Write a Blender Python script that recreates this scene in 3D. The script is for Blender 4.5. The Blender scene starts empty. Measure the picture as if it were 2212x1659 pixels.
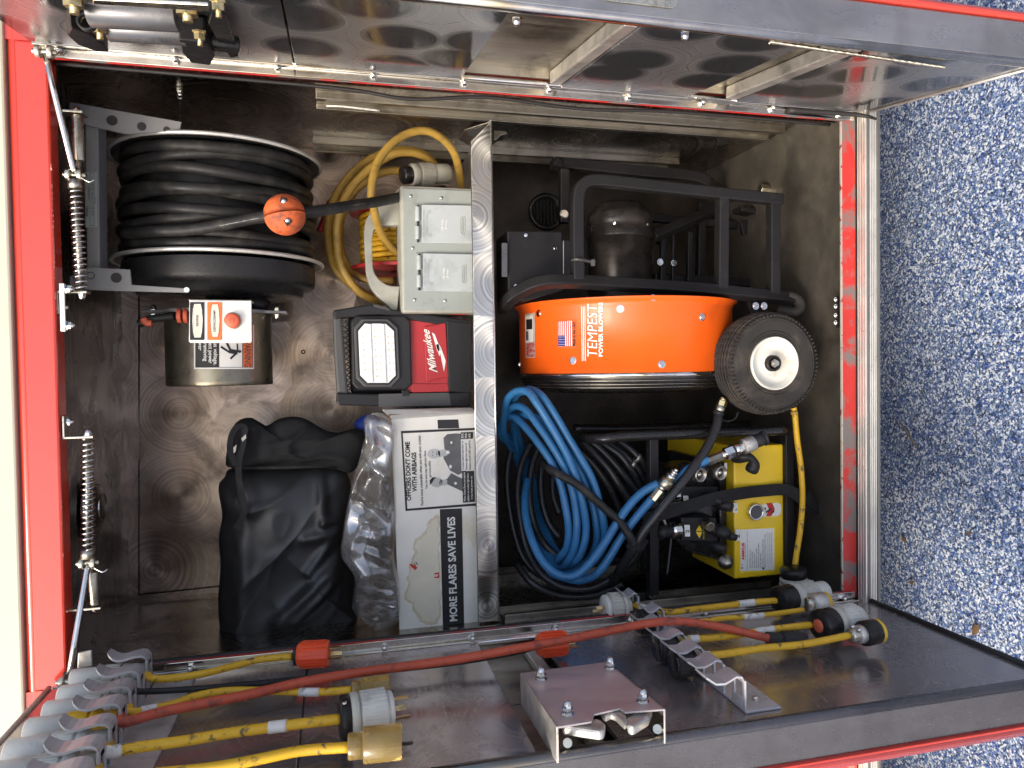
import bpy, math, random
from mathutils import Vector as V, Matrix, noise
random.seed(7)
R = math.radians
sc = bpy.context.scene
C = sc.collection

# ------------------------------------------------------------------ camera
FPX, CW, CH = 1550.0, 2212.0, 1659.0          # focal length in pixels of a 2212 px wide picture
def cam_frame(pitch, yaw, roll):
    p, y, r = R(pitch), R(yaw), R(roll)
    F = V((-math.sin(y)*math.cos(p), math.cos(y)*math.cos(p), -math.sin(p)))
    Rw = V((math.cos(y), math.sin(y), 0)); Up = Rw.cross(F)
    Rt, U = -Up, Rw
    return F, Rt*math.cos(r)+U*math.sin(r), -Rt*math.sin(r)+U*math.cos(r)
EYE = V((0, -1.35, 1.55))
CF, CR, CU = cam_frame(13.895, 1.496, -1.197)
cam = bpy.data.objects.new('camera', bpy.data.cameras.new('camera'))
C.objects.link(cam); sc.camera = cam
cam.matrix_world = Matrix(((CR.x, CU.x, -CF.x, EYE.x), (CR.y, CU.y, -CF.y, EYE.y), (CR.z, CU.z, -CF.z, EYE.z), (0, 0, 0, 1)))
cam.data.sensor_width = 36; cam.data.lens = 36*FPX/CW
cam.data.clip_start = 0.02; cam.data.clip_end = 500
def P(u, v, Y=None, X=None, Z=None):
    """point of the real place seen at (u, v), on the plane Y, X or Z = const"""
    d = CF + CR*((u-CW/2)/FPX) + CU*((CH/2-v)/FPX)
    if Y is not None: t = (Y-EYE.y)/d.y
    elif X is not None: t = (X-EYE.x)/d.x
    else: t = (Z-EYE.z)/d.z
    return EYE + d*t

# ------------------------------------------------------------------ light
SUN_EL, SUN_AZ = 42.0, 218.0     # azimuth measured from +Y clockwise (seen from above)
w = bpy.data.worlds.new('World'); sc.world = w; w.use_nodes = True
nt = w.node_tree; bg = nt.nodes['Background']
sky = nt.nodes.new('ShaderNodeTexSky'); sky.sky_type = 'NISHITA'; sky.sun_disc = False
sky.sun_elevation = R(SUN_EL); sky.sun_rotation = R(SUN_AZ); sky.air_density = 1.0; sky.dust_density = 4.0
nt.links.new(sky.outputs[0], bg.inputs[0]); bg.inputs[1].default_value = 0.15
sun = bpy.data.objects.new('sun', bpy.data.lights.new('sun', 'SUN')); C.objects.link(sun)
sun.data.energy = 1.35; sun.data.angle = R(24); sun.data.color = (1, .91, .8)
sd = V((math.sin(R(SUN_AZ))*math.cos(R(SUN_EL)), math.cos(R(SUN_AZ))*math.cos(R(SUN_EL)), math.sin(R(SUN_EL))))
sun.rotation_euler = sd.to_track_quat('Z', 'Y').to_euler()
sc.view_settings.view_transform = 'Standard'; sc.view_settings.look = 'None'
sc.view_settings.exposure = 0.95; sc.view_settings.gamma = 1.0
sc.render.resolution_x = 1024; sc.render.resolution_y = 768

# ------------------------------------------------------------------ materials
MATS = {}
def nd(t, kind, **kw):
    n = t.nodes.new(kind)
    for k, v_ in kw.items(): setattr(n, k, v_)
    return n
def ramp(t, fac, stops, interp='LINEAR'):
    r = nd(t, 'ShaderNodeValToRGB'); r.color_ramp.interpolation = interp
    e = r.color_ramp.elements
    while len(e) < len(stops): e.new(.5)
    for i, (p, c) in enumerate(stops):
        e[i].position = p; e[i].color = (c, c, c, 1) if isinstance(c, (int, float)) else (*c, 1)
    t.links.new(fac, r.inputs[0]); return r.outputs[0]
def math_(t, op, a, b=None, c=None):
    m = nd(t, 'ShaderNodeMath', operation=op)
    for i, x in enumerate((a, b, c)):
        if x is None: continue
        if isinstance(x, (int, float)): m.inputs[i].default_value = x
        else: t.links.new(x, m.inputs[i])
    return m.outputs[0]
def mixc(t, fac, a, b, mode='MIX'):
    m = nd(t, 'ShaderNodeMix', data_type='RGBA', blend_type=mode)
    for i, x in ((0, fac), (6, a), (7, b)):
        if isinstance(x, (int, float)) and i == 0: m.inputs[0].default_value = x
        elif isinstance(x, tuple): m.inputs[i].default_value = (*x, 1)
        else: t.links.new(x, m.inputs[i])
    return m.outputs[2]
def noise_(t, vec, scale, detail=4, rough=.6, dist=0):
    n = nd(t, 'ShaderNodeTexNoise'); n.inputs['Scale'].default_value = scale
    n.inputs['Detail'].default_value = detail; n.inputs['Roughness'].default_value = rough
    n.inputs['Distortion'].default_value = dist
    t.links.new(vec, n.inputs['Vector']); return n.outputs[0]
def bump_(t, h, strength, dist=.002, nrm=None):
    b = nd(t, 'ShaderNodeBump'); b.inputs['Strength'].default_value = strength; b.inputs['Distance'].default_value = dist
    t.links.new(h, b.inputs['Height'])
    if nrm: t.links.new(nrm, b.inputs['Normal'])
    return b.outputs[0]
def base(name):
    m = bpy.data.materials.new(name); m.use_nodes = True
    t = m.node_tree; b = t.nodes['Principled BSDF']
    co = nd(t, 'ShaderNodeTexCoord').outputs['Object']
    return m, t, b, co
def M(name, col, rough=.5, metal=0, grime=None, gs=30, gt=(.5, .7), vary=.15, bump=.0, bs=300, stretch=None, coat=0, rvar=.15, spec=None, sss=0, trans=0, alpha=None):
    if name in MATS: return MATS[name]
    m, t, b, co = base(name)
    if stretch:
        mp = nd(t, 'ShaderNodeMapping'); mp.inputs['Scale'].default_value = stretch
        t.links.new(co, mp.inputs[0]); cv = mp.outputs[0]
    else: cv = co
    n = noise_(t, cv, 14, 5)
    lo = tuple(c*(1-vary) for c in col); hi = tuple(min(1, c*(1+vary)) for c in col)
    c = ramp(t, n, [(.3, lo), (.7, hi)])
    if grime:
        g = noise_(t, co, gs, 6, .65, .4)
        gf = ramp(t, g, [(gt[0], 0.0), (gt[1], 1.0)])
        c = mixc(t, gf, c, grime)
    t.links.new(c, b.inputs['Base Color'])
    rr = noise_(t, cv, 40, 4)
    t.links.new(ramp(t, rr, [(.3, max(.02, rough-rvar*.6)), (.75, min(1, rough+rvar))]), b.inputs['Roughness'])
    b.inputs['Metallic'].default_value = metal
    if coat: b.inputs['Coat Weight'].default_value = coat; b.inputs['Coat Roughness'].default_value = .06
    if spec is not None: b.inputs['Specular IOR Level'].default_value = spec
    if trans: b.inputs['Transmission Weight'].default_value = trans
    if bump: t.links.new(bump_(t, noise_(t, cv, bs, 3), bump), b.inputs['Normal'])
    MATS[name] = m; return m

def swirl(name, plane, scale, col, rough, disc=None, rand=.5, aniso=.75, dark=None, grime=None, ringamp=.25, metal=1.0, discr=.06):
    """engine turned sheet metal: overlapping circular polishing marks"""
    m, t, b, co = base(name)
    sp = nd(t, 'ShaderNodeSeparateXYZ'); t.links.new(co, sp.inputs[0])
    cb = nd(t, 'ShaderNodeCombineXYZ')
    a0, a1 = {'Y': (0, 2), 'X': (1, 2), 'Z': (0, 1)}[plane]
    t.links.new(sp.outputs[a0], cb.inputs[0]); t.links.new(sp.outputs[a1], cb.inputs[1])
    vo = nd(t, 'ShaderNodeTexVoronoi', voronoi_dimensions='2D'); vo.inputs['Scale'].default_value = scale
    vo.inputs['Randomness'].default_value = rand; t.links.new(cb.outputs[0], vo.inputs['Vector'])
    sub = nd(t, 'ShaderNodeVectorMath', operation='SUBTRACT')
    t.links.new(cb.outputs[0], sub.inputs[0]); t.links.new(vo.outputs['Position'], sub.inputs[1])
    s2 = nd(t, 'ShaderNodeSeparateXYZ'); t.links.new(sub.outputs[0], s2.inputs[0])
    neg = math_(t, 'MULTIPLY', s2.outputs[1], -1.0)
    tg = nd(t, 'ShaderNodeCombineXYZ')
    t.links.new(neg, tg.inputs[a0]); t.links.new(s2.outputs[0], tg.inputs[a1])
    nz = nd(t, 'ShaderNodeVectorMath', operation='NORMALIZE'); t.links.new(tg.outputs[0], nz.inputs[0])
    t.links.new(nz.outputs[0], b.inputs['Tangent']); b.inputs['Anisotropic'].default_value = aniso
    d = vo.outputs['Distance']
    dn = math_(t, 'ADD', d, math_(t, 'MULTIPLY', noise_(t, co, 6, 3), .05))
    ring = nd(t, 'ShaderNodeTexNoise', noise_dimensions='1D'); ring.inputs['Scale'].default_value = 26; ring.inputs['Detail'].default_value = 5
    t.links.new(math_(t, 'ADD', dn, math_(t, 'MULTIPLY', nd_color_x(t, vo), 7.0)), ring.inputs['W'])
    rg = ring.outputs[0]
    n = noise_(t, co, 5, 5, .6)
    c = ramp(t, rg, [(.3, tuple(x*(1-ringamp) for x in col)), (.7, tuple(min(1, x*(1+ringamp)) for x in col))])
    c = mixc(t, ramp(t, n, [(.35, 0.0), (.75, .5)]), c, tuple(x*.6 for x in col))
    ro = math_(t, 'ADD', math_(t, 'MULTIPLY', rg, .18), rough-.09)
    if disc:
        df = ramp(t, dn, [(disc-.07, 1.0), (disc+.05, 0.0)])
        c = mixc(t, df, c, dark)
        ro = math_(t, 'SUBTRACT', ro, math_(t, 'MULTIPLY', df, discr))
    if grime:
        gf = ramp(t, noise_(t, co, 9, 7, .7, .6), [(.45, 0.0), (.75, 1.0)])
        c = mixc(t, gf, c, grime); ro = math_(t, 'ADD', ro, math_(t, 'MULTIPLY', gf, .2))
    t.links.new(c, b.inputs['Base Color']); t.links.new(ro, b.inputs['Roughness'])
    b.inputs['Metallic'].default_value = metal
    t.links.new(bump_(t, rg, .06, .001), b.inputs['Normal'])
    MATS[name] = m; return m
def nd_color_x(t, vo):
    s = nd(t, 'ShaderNodeSeparateXYZ'); t.links.new(vo.outputs['Color'], s.inputs[0]); return s.outputs[0]

def build_mats():
    M('red_paint', (.62, .05, .028), .16, 0, grime=(.3, .03, .02), gt=(.62, .8), vary=.05, coat=.6, rvar=.05)
    M('cream_paint', (.55, .52, .4), .2, 0, vary=.03, coat=.5, rvar=.05)
    M('white_stripe', (.8, .8, .78), .35, vary=.04)
    M('worn_red', (.5, .03, .025), .4, 0, grime=(.17, .15, .14), gs=9, gt=(.48, .56), vary=.1, stretch=(.3, 1, 1))
    M('chipped', (.62, .58, .5), .45, .4, grime=(.35, .04, .03), gs=40, gt=(.55, .6))
    M('seal', (.018, .017, .017), .6, bump=.2)
    M('polished', (.62, .59, .54), .16, 1, grime=(.35, .31, .26), gs=18, gt=(.5, .8), vary=.12, stretch=(1, 1, .08), rvar=.12)
    M('chrome', (.75, .74, .7), .1, 1, grime=(.3, .27, .22), gs=60, gt=(.6, .8), rvar=.1)
    M('zinc', (.6, .57, .47), .3, 1, grime=(.3, .25, .16), gs=50, gt=(.5, .75))
    M('gold_zinc', (.72, .58, .3), .28, 1, grime=(.3, .22, .1), gs=50)
    M('cast_alu', (.62, .6, .55), .48, .85, grime=(.25, .24, .22), gs=22, gt=(.5, .8), bump=.25, bs=260)
    M('hook_alu', (.55, .55, .56), .45, .45, grime=(.3, .29, .28), gs=25, gt=(.52, .8), bump=.1)
    M('rail_alu', (.2, .195, .18), .45, .7, grime=(.3, .29, .26), gs=14, gt=(.6, .85), stretch=(.3, 1, 1))
    M('rib_alu', (.85, .83, .76), .35, .7, grime=(.6, .57, .48), gs=20, gt=(.6, .85))
    M('edge_steel', (.17, .165, .165), .26, .9, grime=(.11, .105, .105), gs=8, gt=(.45, .8), vary=.15, stretch=(1, 1, .25))
    M('edge_light', (.36, .355, .35), .3, .9, grime=(.24, .235, .23), gs=8, gt=(.45, .8), vary=.15, stretch=(1, 1, .25))
    M('brushed', (.62, .57, .56), .42, .7, grime=(.5, .46, .45), gs=10, gt=(.5, .85), stretch=(1, 1, .3))
    M('cast_box', (.36, .36, .31), .6, .1, grime=(.24, .24, .2), gs=20, gt=(.5, .8), bump=.35, bs=380)
    M('mech_grey', (.12, .12, .125), .3, .5, grime=(.3, .3, .3), gs=20, gt=(.55, .85))
    M('stain', (.66, .58, .4), .75, 0, vary=.12)
    M('stain_pale', (.74, .69, .54), .75, 0, vary=.08)
    M('track_alu', (.45, .42, .36), .34, 1, grime=(.2, .18, .14), gs=12, stretch=(1, 1, .06))
    M('grey_paint', (.23, .23, .225), .42, 0, vary=.06)
    M('grey_plate', (.3, .33, .31), .45, 0, grime=(.2, .22, .2), gs=20, gt=(.55, .8), vary=.06)
    M('outlet_cover', (.42, .46, .47), .5, 0, grime=(.3, .33, .33), gs=16, vary=.05, bump=.1)
    M('dark_text', (.07, .07, .07), .5)
    M('pale_text', (.75, .76, .74), .5)
    M('print_black', (.018, .017, .018), .5, vary=.1)
    M('print_white', (.8, .79, .74), .5, vary=.03)
    M('print_grey', (.13, .13, .13), .6, vary=.3)
    M('print_lightgrey', (.5, .5, .48), .6, vary=.2)
    M('box_card', (.82, .8, .72), .75, 0, grime=(.7, .62, .45), gs=5, gt=(.56, .7), vary=.05, bump=.15, bs=60)
    M('card_brown', (.3, .2, .12), .85, 0, vary=.15)
    M('red_print', (.6, .03, .03), .5)
    M('blue_print', (.03, .05, .3), .5)
    M('orange_print', (.85, .16, .03), .45)
    M('beige_print', (.62, .56, .47), .4)
    M('alu_plate', (.72, .71, .66), .42, .6, grime=(.45, .43, .38), gs=30, gt=(.55, .8))
    M('button_red', (.6, .12, .06), .5)
    M('rubber', (.035, .033, .031), .62, 0, spec=.28, grime=(.09, .075, .06), gs=18, gt=(.5, .85), bump=.15)
    M('tyre', (.03, .028, .026), .7, 0, spec=.28, grime=(.12, .1, .08), gs=10, gt=(.45, .8), bump=.2)
    M('cable_black', (.02, .02, .02), .42, 0, spec=.28, grime=(.07, .065, .055), gs=25, gt=(.5, .8), bump=.08, bs=500)
    M('hose_black', (.022, .022, .024), .28, 0, vary=.1, rvar=.1)
    M('hose_blue', (.03, .16, .36), .36, 0, grime=(.02, .08, .17), gs=30, gt=(.55, .8), vary=.12)
    M('plastic_black', (.022, .022, .024), .42, 0, spec=.28, vary=.1, bump=.08)
    M('plastic_char', (.07, .07, .07), .45, 0, vary=.1, bump=.08)
    M('plastic_red', (.42, .026, .03), .38, 0, vary=.06)
    M('frame_black', (.014, .0135, .0145), .4, 0, spec=.28, grime=(.05, .045, .04), gs=30, gt=(.6, .88), vary=.15)
    M('gloss_black', (.015, .014, .014), .22, 0, grime=(.06, .05, .045), gs=30, gt=(.6, .85))
    M('reel_black', (.022, .022, .023), .3, 0, spec=.28, bump=.35, bs=420)
    M('motor_grey', (.3, .27, .2), .34, .9, grime=(.16, .15, .12), gs=8, gt=(.4, .8))
    M('motor_black', (.018, .016, .015), .3, .1, spec=.28, grime=(.045, .038, .033), gs=14)
    M('orange_paint', (.82, .115, .008), .38, 0, grime=(.6, .09, .01), gs=14, gt=(.58, .8), vary=.04, coat=.1, rvar=.07)
    M('orange_ball', (.66, .13, .035), .65, 0, grime=(.22, .06, .03), gs=38, gt=(.46, .66), vary=.12, bump=.3, bs=120)
    M('orange_plug', (.85, .1, .03), .45, 0, grime=(.35, .08, .04), gs=50, gt=(.6, .75))
    M('hub_white', (.72, .7, .62), .32, 0, grime=(.4, .36, .27), gs=16, gt=(.52, .75), vary=.05, coat=.2)
    M('yellow_cord', (.72, .42, .02), .45, 0, grime=(.1, .075, .035), gs=60, gt=(.57, .66), vary=.1)
    M('yellow_old', (.42, .26, .05), .4, 0, grime=(.2, .12, .03), gs=30, gt=(.52, .75), vary=.15)
    M('red_cord', (.5, .085, .04), .5, 0, grime=(.2, .05, .035), gs=50, gt=(.52, .66), vary=.12)
    M('tape_white', (.72, .7, .64), .5, 0, grime=(.3, .28, .24), gs=60, gt=(.56, .66))
    M('plug_grey', (.48, .47, .41), .5, 0, grime=(.28, .27, .23), gs=30, gt=(.55, .8))
    M('plug_white', (.6, .6, .55), .45, 0, grime=(.35, .34, .3), gs=30, gt=(.55, .8))
    M('plug_yellow', (.72, .46, .03), .4, 0, grime=(.3, .2, .05), gs=30, gt=(.55, .8))
    M('plug_amber', (.8, .58, .2), .16, 0, trans=.8, vary=.1)
    M('brass', (.6, .45, .22), .35, 1, grime=(.2, .14, .08), gs=60)
    M('yellow_tank', (.82, .55, .015), .35, 0, grime=(.5, .33, .02), gs=12, gt=(.58, .8), vary=.04, coat=.2)
    M('strap', (.02, .02, .021), .8, 0, spec=.28, bump=.4, bs=700)
    M('bag_cloth', (.02, .02, .0205), .34, 0, vary=.2, bump=.3, bs=900, rvar=.08, spec=.8)
    M('bag_web', (.02, .02, .021), .75, 0, spec=.28, vary=.2, bump=.5, bs=700)
    M('blue_cloth', (.03, .07, .4), .5)
    M('leaf', (.15, .09, .045), .8)
    M('twig', (.16, .12, .09), .9)
    M('grey_step', (.35, .33, .31), .8, grime=(.2, .18, .17), bump=.4)
    M('knurl', (.6, .59, .55), .35, 1, bump=.8, bs=900)
    M('label_yellow', (.85, .6, .02), .5)
    M('flag_blue', (.03, .03, .22), .5)
    m, t, b, co = base('led_panel'); b.inputs['Base Color'].default_value = (.82, .84, .86, 1); b.inputs['Roughness'].default_value = .25
    b.inputs['Coat Weight'].default_value = .5
    MATS['led_panel'] = m
    M('led', (.85, .6, .12), .3)
    # clear crinkled polythene
    m, t, b, co = base('polythene'); out = t.nodes['Material Output']
    tr = nd(t, 'ShaderNodeBsdfTransparent'); tr.inputs[0].default_value = (.86, .87, .86, 1)
    gl = nd(t, 'ShaderNodeBsdfGlossy'); gl.inputs[0].default_value = (.8, .8, .8, 1); gl.inputs['Roughness'].default_value = .1
    df = nd(t, 'ShaderNodeBsdfDiffuse'); df.inputs[0].default_value = (.7, .7, .67, 1)
    n = noise_(t, co, 13, 2, .4, .3); nb = bump_(t, n, .3, .01)
    t.links.new(nb, gl.inputs['Normal'])
    m1 = nd(t, 'ShaderNodeMixShader'); m1.inputs[0].default_value = .38
    t.links.new(gl.outputs[0], m1.inputs[1]); t.links.new(df.outputs[0], m1.inputs[2])
    m2 = nd(t, 'ShaderNodeMixShader'); t.links.new(ramp(t, n, [(.36, .2), (.5, .34), (.64, .62)]), m2.inputs[0])
    t.links.new(tr.outputs[0], m2.inputs[1]); t.links.new(m1.outputs[0], m2.inputs[2]); t.links.new(m2.outputs[0], out.inputs[0])
    MATS['polythene'] = m
    # sheet metals
    swirl('wall_back', 'Y', 5.2, (.54, .43, .36), .33, rand=.45, grime=(.27, .21, .175))
    M('wall_shaded', (.075, .062, .052), .4, .7, grime=(.03, .026, .022), gs=6, gt=(.4, .7), vary=.3, rvar=.15)  # back wall below the shelf: shelf shade put into the metal colour
    swirl('wall_side', 'X', 3.2, (.46, .43, .39), .22, rand=.8, aniso=.5, grime=(.25, .23, .2))
    swirl('door_skin_right', 'X', 7.0, (.40, .40, .41), .3, disc=.44, rand=.5, aniso=.35, dark=(.14, .14, .15), ringamp=.14, metal=.78, discr=.2)
    swirl('door_skin_left', 'X', 5.0, (.52, .47, .46), .19, rand=.8, aniso=.3, ringamp=.08, grime=(.4, .36, .355), metal=.82)
    swirl('shelf_alu', 'Y', 6.8, (.72, .70, .65), .34, rand=.5, aniso=.85, ringamp=.34)
    M('comp_floor', (.085, .077, .063), .5, .4, grime=(.15, .13, .1), gs=7, gt=(.5, .8), vary=.3, rvar=.2, bump=.1)
    # ground: chips of colour in a blue resin floor
    m, t, b, co = base('chip_floor')
    cells = []
    for s in (215, 380):
        vo = nd(t, 'ShaderNodeTexVoronoi'); vo.inputs['Scale'].default_value = s
        t.links.new(co, vo.inputs['Vector']); cells.append(nd_color_x(t, vo))
    stops = [(0, (.008, .014, .035)), (.2, (.02, .045, .14)), (.34, (.035, .085, .33)), (.48, (.08, .15, .29)), (.62, (.22, .3, .42)), (.78, (.74, .78, .8))]
    c1 = ramp(t, cells[0], stops, 'CONSTANT'); c2 = ramp(t, cells[1], stops, 'CONSTANT')
    c = mixc(t, .34, c1, c2)
    t.links.new(c, b.inputs['Base Color']); b.inputs['Roughness'].default_value = .45
    t.links.new(bump_(t, cells[0], .25, .001), b.inputs['Normal'])
    MATS['chip_floor'] = m
build_mats()

# ------------------------------------------------------------------ geometry helpers
def frame_z(axis):
    a = V(axis).normalized(); u = a.cross(V((0, 0, 1)) if abs(a.z) < .9 else V((1, 0, 0))).normalized()
    return a, u, a.cross(u)
def smooth_path(pts, k=6, closed=False):
    pts = [V(p) for p in pts]; n = len(pts)
    if n < 3: return pts
    out = []
    rng = range(n if closed else n-1)
    for i in rng:
        g = (lambda j: pts[j % n]) if closed else (lambda j: pts[min(max(j, 0), n-1)])
        p0, p1, p2, p3 = g(i-1), g(i), g(i+1), g(i+2)
        for s in range(k):
            t = s/k
            out.append(.5*((2*p1)+(p2-p0)*t+(2*p0-5*p1+4*p2-p3)*t*t+(3*p1-p0-3*p2+p3)*t**3))
    if not closed: out.append(pts[-1])
    return out
class G:
    def __init__(s): s.v, s.f, s.sm = [], [], []
    def add(s, vs, fs, smooth=False):
        o = len(s.v); s.v += [V(p) for p in vs]; s.f += [tuple(i+o for i in f) for f in fs]; s.sm += [smooth]*len(fs); return s
    def box(s, c, d, rot=None):
        c, h = V(c), V(d)/2; vs = []
        for x in (-1, 1):
            for y in (-1, 1):
                for z in (-1, 1):
                    q = V((x*h.x, y*h.y, z*h.z)); vs.append(c+(rot @ q if rot else q))
        return s.add(vs, [(0, 1, 3, 2), (4, 6, 7, 5), (0, 4, 5, 1), (2, 3, 7, 6), (0, 2, 6, 4), (1, 5, 7, 3)])
    def bx(s, x0, x1, y0, y1, z0, z1): return s.box(((x0+x1)/2, (y0+y1)/2, (z0+z1)/2), (abs(x1-x0), abs(y1-y0), abs(z1-z0)))
    def slab(s, poly, vec, smooth=False):
        n = len(poly); vec = V(vec); a = [V(p) for p in poly]; b = [p+vec for p in a]
        nrm = V((0, 0, 0))
        for i in range(n): nrm += a[i].cross(a[(i+1) % n])
        if nrm.dot(vec) > 0: a.reverse(); b.reverse()
        return s.add(a+b, [tuple(range(n)), tuple(range(2*n-1, n-1, -1))]+[(i, i+n, (i+1) % n+n, (i+1) % n) for i in range(n)])
    def tube(s, pts, r, n=8, closed=False, k=6, cap=True, sq=False):
        p = smooth_path(pts, k, closed) if k > 1 else [V(q) for q in pts]
        m = len(p); tang = []
        for i in range(m):
            a = p[(i-1) % m] if closed or i > 0 else p[i]; b = p[(i+1) % m] if closed or i < m-1 else p[i]
            d = b-a; tang.append(d.normalized() if d.length > 1e-9 else V((0, 0, 1)))
        ref = frame_z(tang[0])[1]; vs = []
        for i in range(m):
            ref = (ref-tang[i]*ref.dot(tang[i])).normalized(); w_ = tang[i].cross(ref)
            rr = r(i/(m-1)) if callable(r) else r
            for j in range(n):
                a = 2*math.pi*(j+(.5 if sq else 0))/n; q = 1.414*rr if sq else rr
                vs.append(p[i]+ref*math.cos(a)*q+w_*math.sin(a)*q)
        fs = []
        for i in range(m if closed else m-1):
            for j in range(n):
                a, b = i*n+j, i*n+(j+1) % n; c, d = ((i+1) % m)*n+(j+1) % n, ((i+1) % m)*n+j
                fs.append((a, b, c, d))
        s.add(vs, fs, not sq)
        if cap and not closed:
            s.f += [tuple(reversed(range(len(s.v)-m*n, len(s.v)-m*n+n))), tuple(range(len(s.v)-n, len(s.v)))]; s.sm += [False]*2
        return s
    def lathe(s, o, axis, prof, n=28, smooth=True, sharp=False):
        """prof: (distance along axis, radius)"""
        a, u, w_ = frame_z(axis); o = V(o); vs = []; m = len(prof)
        for h, r in prof:
            for j in range(n):
                t = 2*math.pi*j/n; vs.append(o+a*h+(u*math.cos(t)+w_*math.sin(t))*max(r, 1e-5))
        fs = [(i*n+j, i*n+(j+1) % n, (i+1)*n+(j+1) % n, (i+1)*n+j) for i in range(m-1) for j in range(n)]
        return s.add(vs, fs, smooth)
    def cyl(s, a, b, r, n=20, r2=None):
        a, b = V(a), V(b); L = (b-a).length; r2 = r if r2 is None else r2
        s.lathe(a, b-a, [(0, r), (L, r2)], n)
        o = len(s.v)-2*n
        s.f += [tuple(reversed(range(o, o+n))), tuple(range(o+n, o+2*n))]; s.sm += [False]*2
        return s
    def ball(s, c, r, n=14, m=9, sc_=(1, 1, 1)):
        c = V(c); vs = []
        for i in range(m+1):
            t = math.pi*i/m
            for j in range(n):
                f = 2*math.pi*j/n
                vs.append(c+V((math.sin(t)*math.cos(f)*r*sc_[0], math.sin(t)*math.sin(f)*r*sc_[1], math.cos(t)*r*sc_[2])))
        return s.add(vs, [(i*n+j, (i+1)*n+j, (i+1)*n+(j+1) % n, i*n+(j+1) % n) for i in range(m) for j in range(n)], True)
    def helix(s, a, b, R_, r, turns, n=6, seg=14):
        a, b = V(a), V(b); ax, u, w_ = frame_z(b-a); L = (b-a).length
        pts = [a+ax*L*i/(turns*seg)+(u*math.cos(2*math.pi*i/seg)+w_*math.sin(2*math.pi*i/seg))*R_ for i in range(turns*seg+1)]
        return s.tube(pts, r, n, k=1)
    def data(s, name):
        me = bpy.data.meshes.new(name); me.from_pydata([tuple(p) for p in s.v], [], s.f)
        me.polygons.foreach_set('use_smooth', s.sm); me.update(); return me
def tagit(o, label=None, cat=None, group=None, kind=None):
    for k, v_ in (('label', label), ('category', cat), ('group', group), ('kind', kind)):
        if v_: o[k] = v_
    return o
def thing(name, label, cat, loc=(0, 0, 0), group=None):
    o = bpy.data.objects.new(name, None); C.objects.link(o); o.location = loc; o.empty_display_size = .05
    return tagit(o, label, cat, group)
def origin(o):
    q = V((0, 0, 0))
    while o: q += o.location; o = o.parent
    return q
def link(o, parent):
    C.objects.link(o)
    if parent: o.parent = parent
    return o
def mesh(name, g, mat, parent=None, bev=0, label=None):
    """g is written in world coordinates"""
    me = g.data(name) if isinstance(g, G) else g
    me.materials.clear(); me.materials.append(MATS[mat])
    o = bpy.data.objects.new(name, me)
    link(o, parent)
    if parent: o.location = -origin(parent)
    if bev:
        b = o.modifiers.new('bevel', 'BEVEL'); b.width = bev; b.segments = 2; b.limit_method = 'ANGLE'; b.angle_limit = R(40)
    if label: o['label'] = label
    return o
def inst(name, me, mat, parent, loc, axis=None):
    """shared mesh data, modelled round its own origin with +Z as its axis"""
    if not me.materials: me.materials.append(MATS[mat])
    o = bpy.data.objects.new(name, me); link(o, parent)
    o.location = V(loc)-(origin(parent) if parent else V((0, 0, 0)))
    if axis is not None:
        o.rotation_mode = 'QUATERNION'; o.rotation_quaternion = V(axis).to_track_quat('Z', 'Y')
    return o
def glyphs(s, bold=0.0, space=1.0):
    cu = bpy.data.curves.new('t', 'FONT'); cu.body = s; cu.size = 1; cu.offset = bold; cu.resolution_u = 3; cu.space_character = space
    o = bpy.data.objects.new('t', cu); C.objects.link(o); bpy.context.view_layer.update()
    me = bpy.data.meshes.new_from_object(o.evaluated_get(bpy.context.evaluated_depsgraph_get()))
    vs = [v_.co.copy() for v_ in me.vertices]; fs = [tuple(p.vertices) for p in me.polygons]
    bpy.data.objects.remove(o); bpy.data.curves.remove(cu); bpy.data.meshes.remove(me)
    return vs, fs
def text(g, s, p0, p1, up, h, bold=0.0, lift=(0, -.0006, 0), slant=0.0, wrap=None):
    """letters from p0 to p1 along the baseline, capital height h"""
    vs, fs = glyphs(s, bold)
    if not vs: return
    x0 = min(v_.x for v_ in vs); x1 = max(v_.x for v_ in vs)
    p0, p1, up, lift = V(p0), V(p1), V(up).normalized(), V(lift); d = p1-p0
    out = []
    for v_ in vs:
        a = (v_.x-x0)/(x1-x0); b = v_.y/.7
        q = p0+d*a+up*(h*b)+d.normalized()*(slant*h*b)+lift
        out.append(wrap(q) if wrap else q)
    g.add(out, fs)
def patch(g, poly, lift=(0, -.0004, 0)):
    g.add([V(p)+V(lift) for p in poly], [tuple(range(len(poly)))])
XP = V((1, 0, 0)); ZP = V((0, 0, 1))
def rectY(u0, v0, u1, v1, Y):           # picture rectangle lying on a plane Y
    return [P(u0, v0, Y), P(u1, v0, Y), P(u1, v1, Y), P(u0, v1, Y)]
def px(Y, z=1.2):                       # metres per picture pixel round there
    return 1.0/(FPX/((V((0, Y, z))-EYE).dot(CF)))
def ss(t): t = max(0, min(1, t)); return t*t*(3-2*t)

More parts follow.
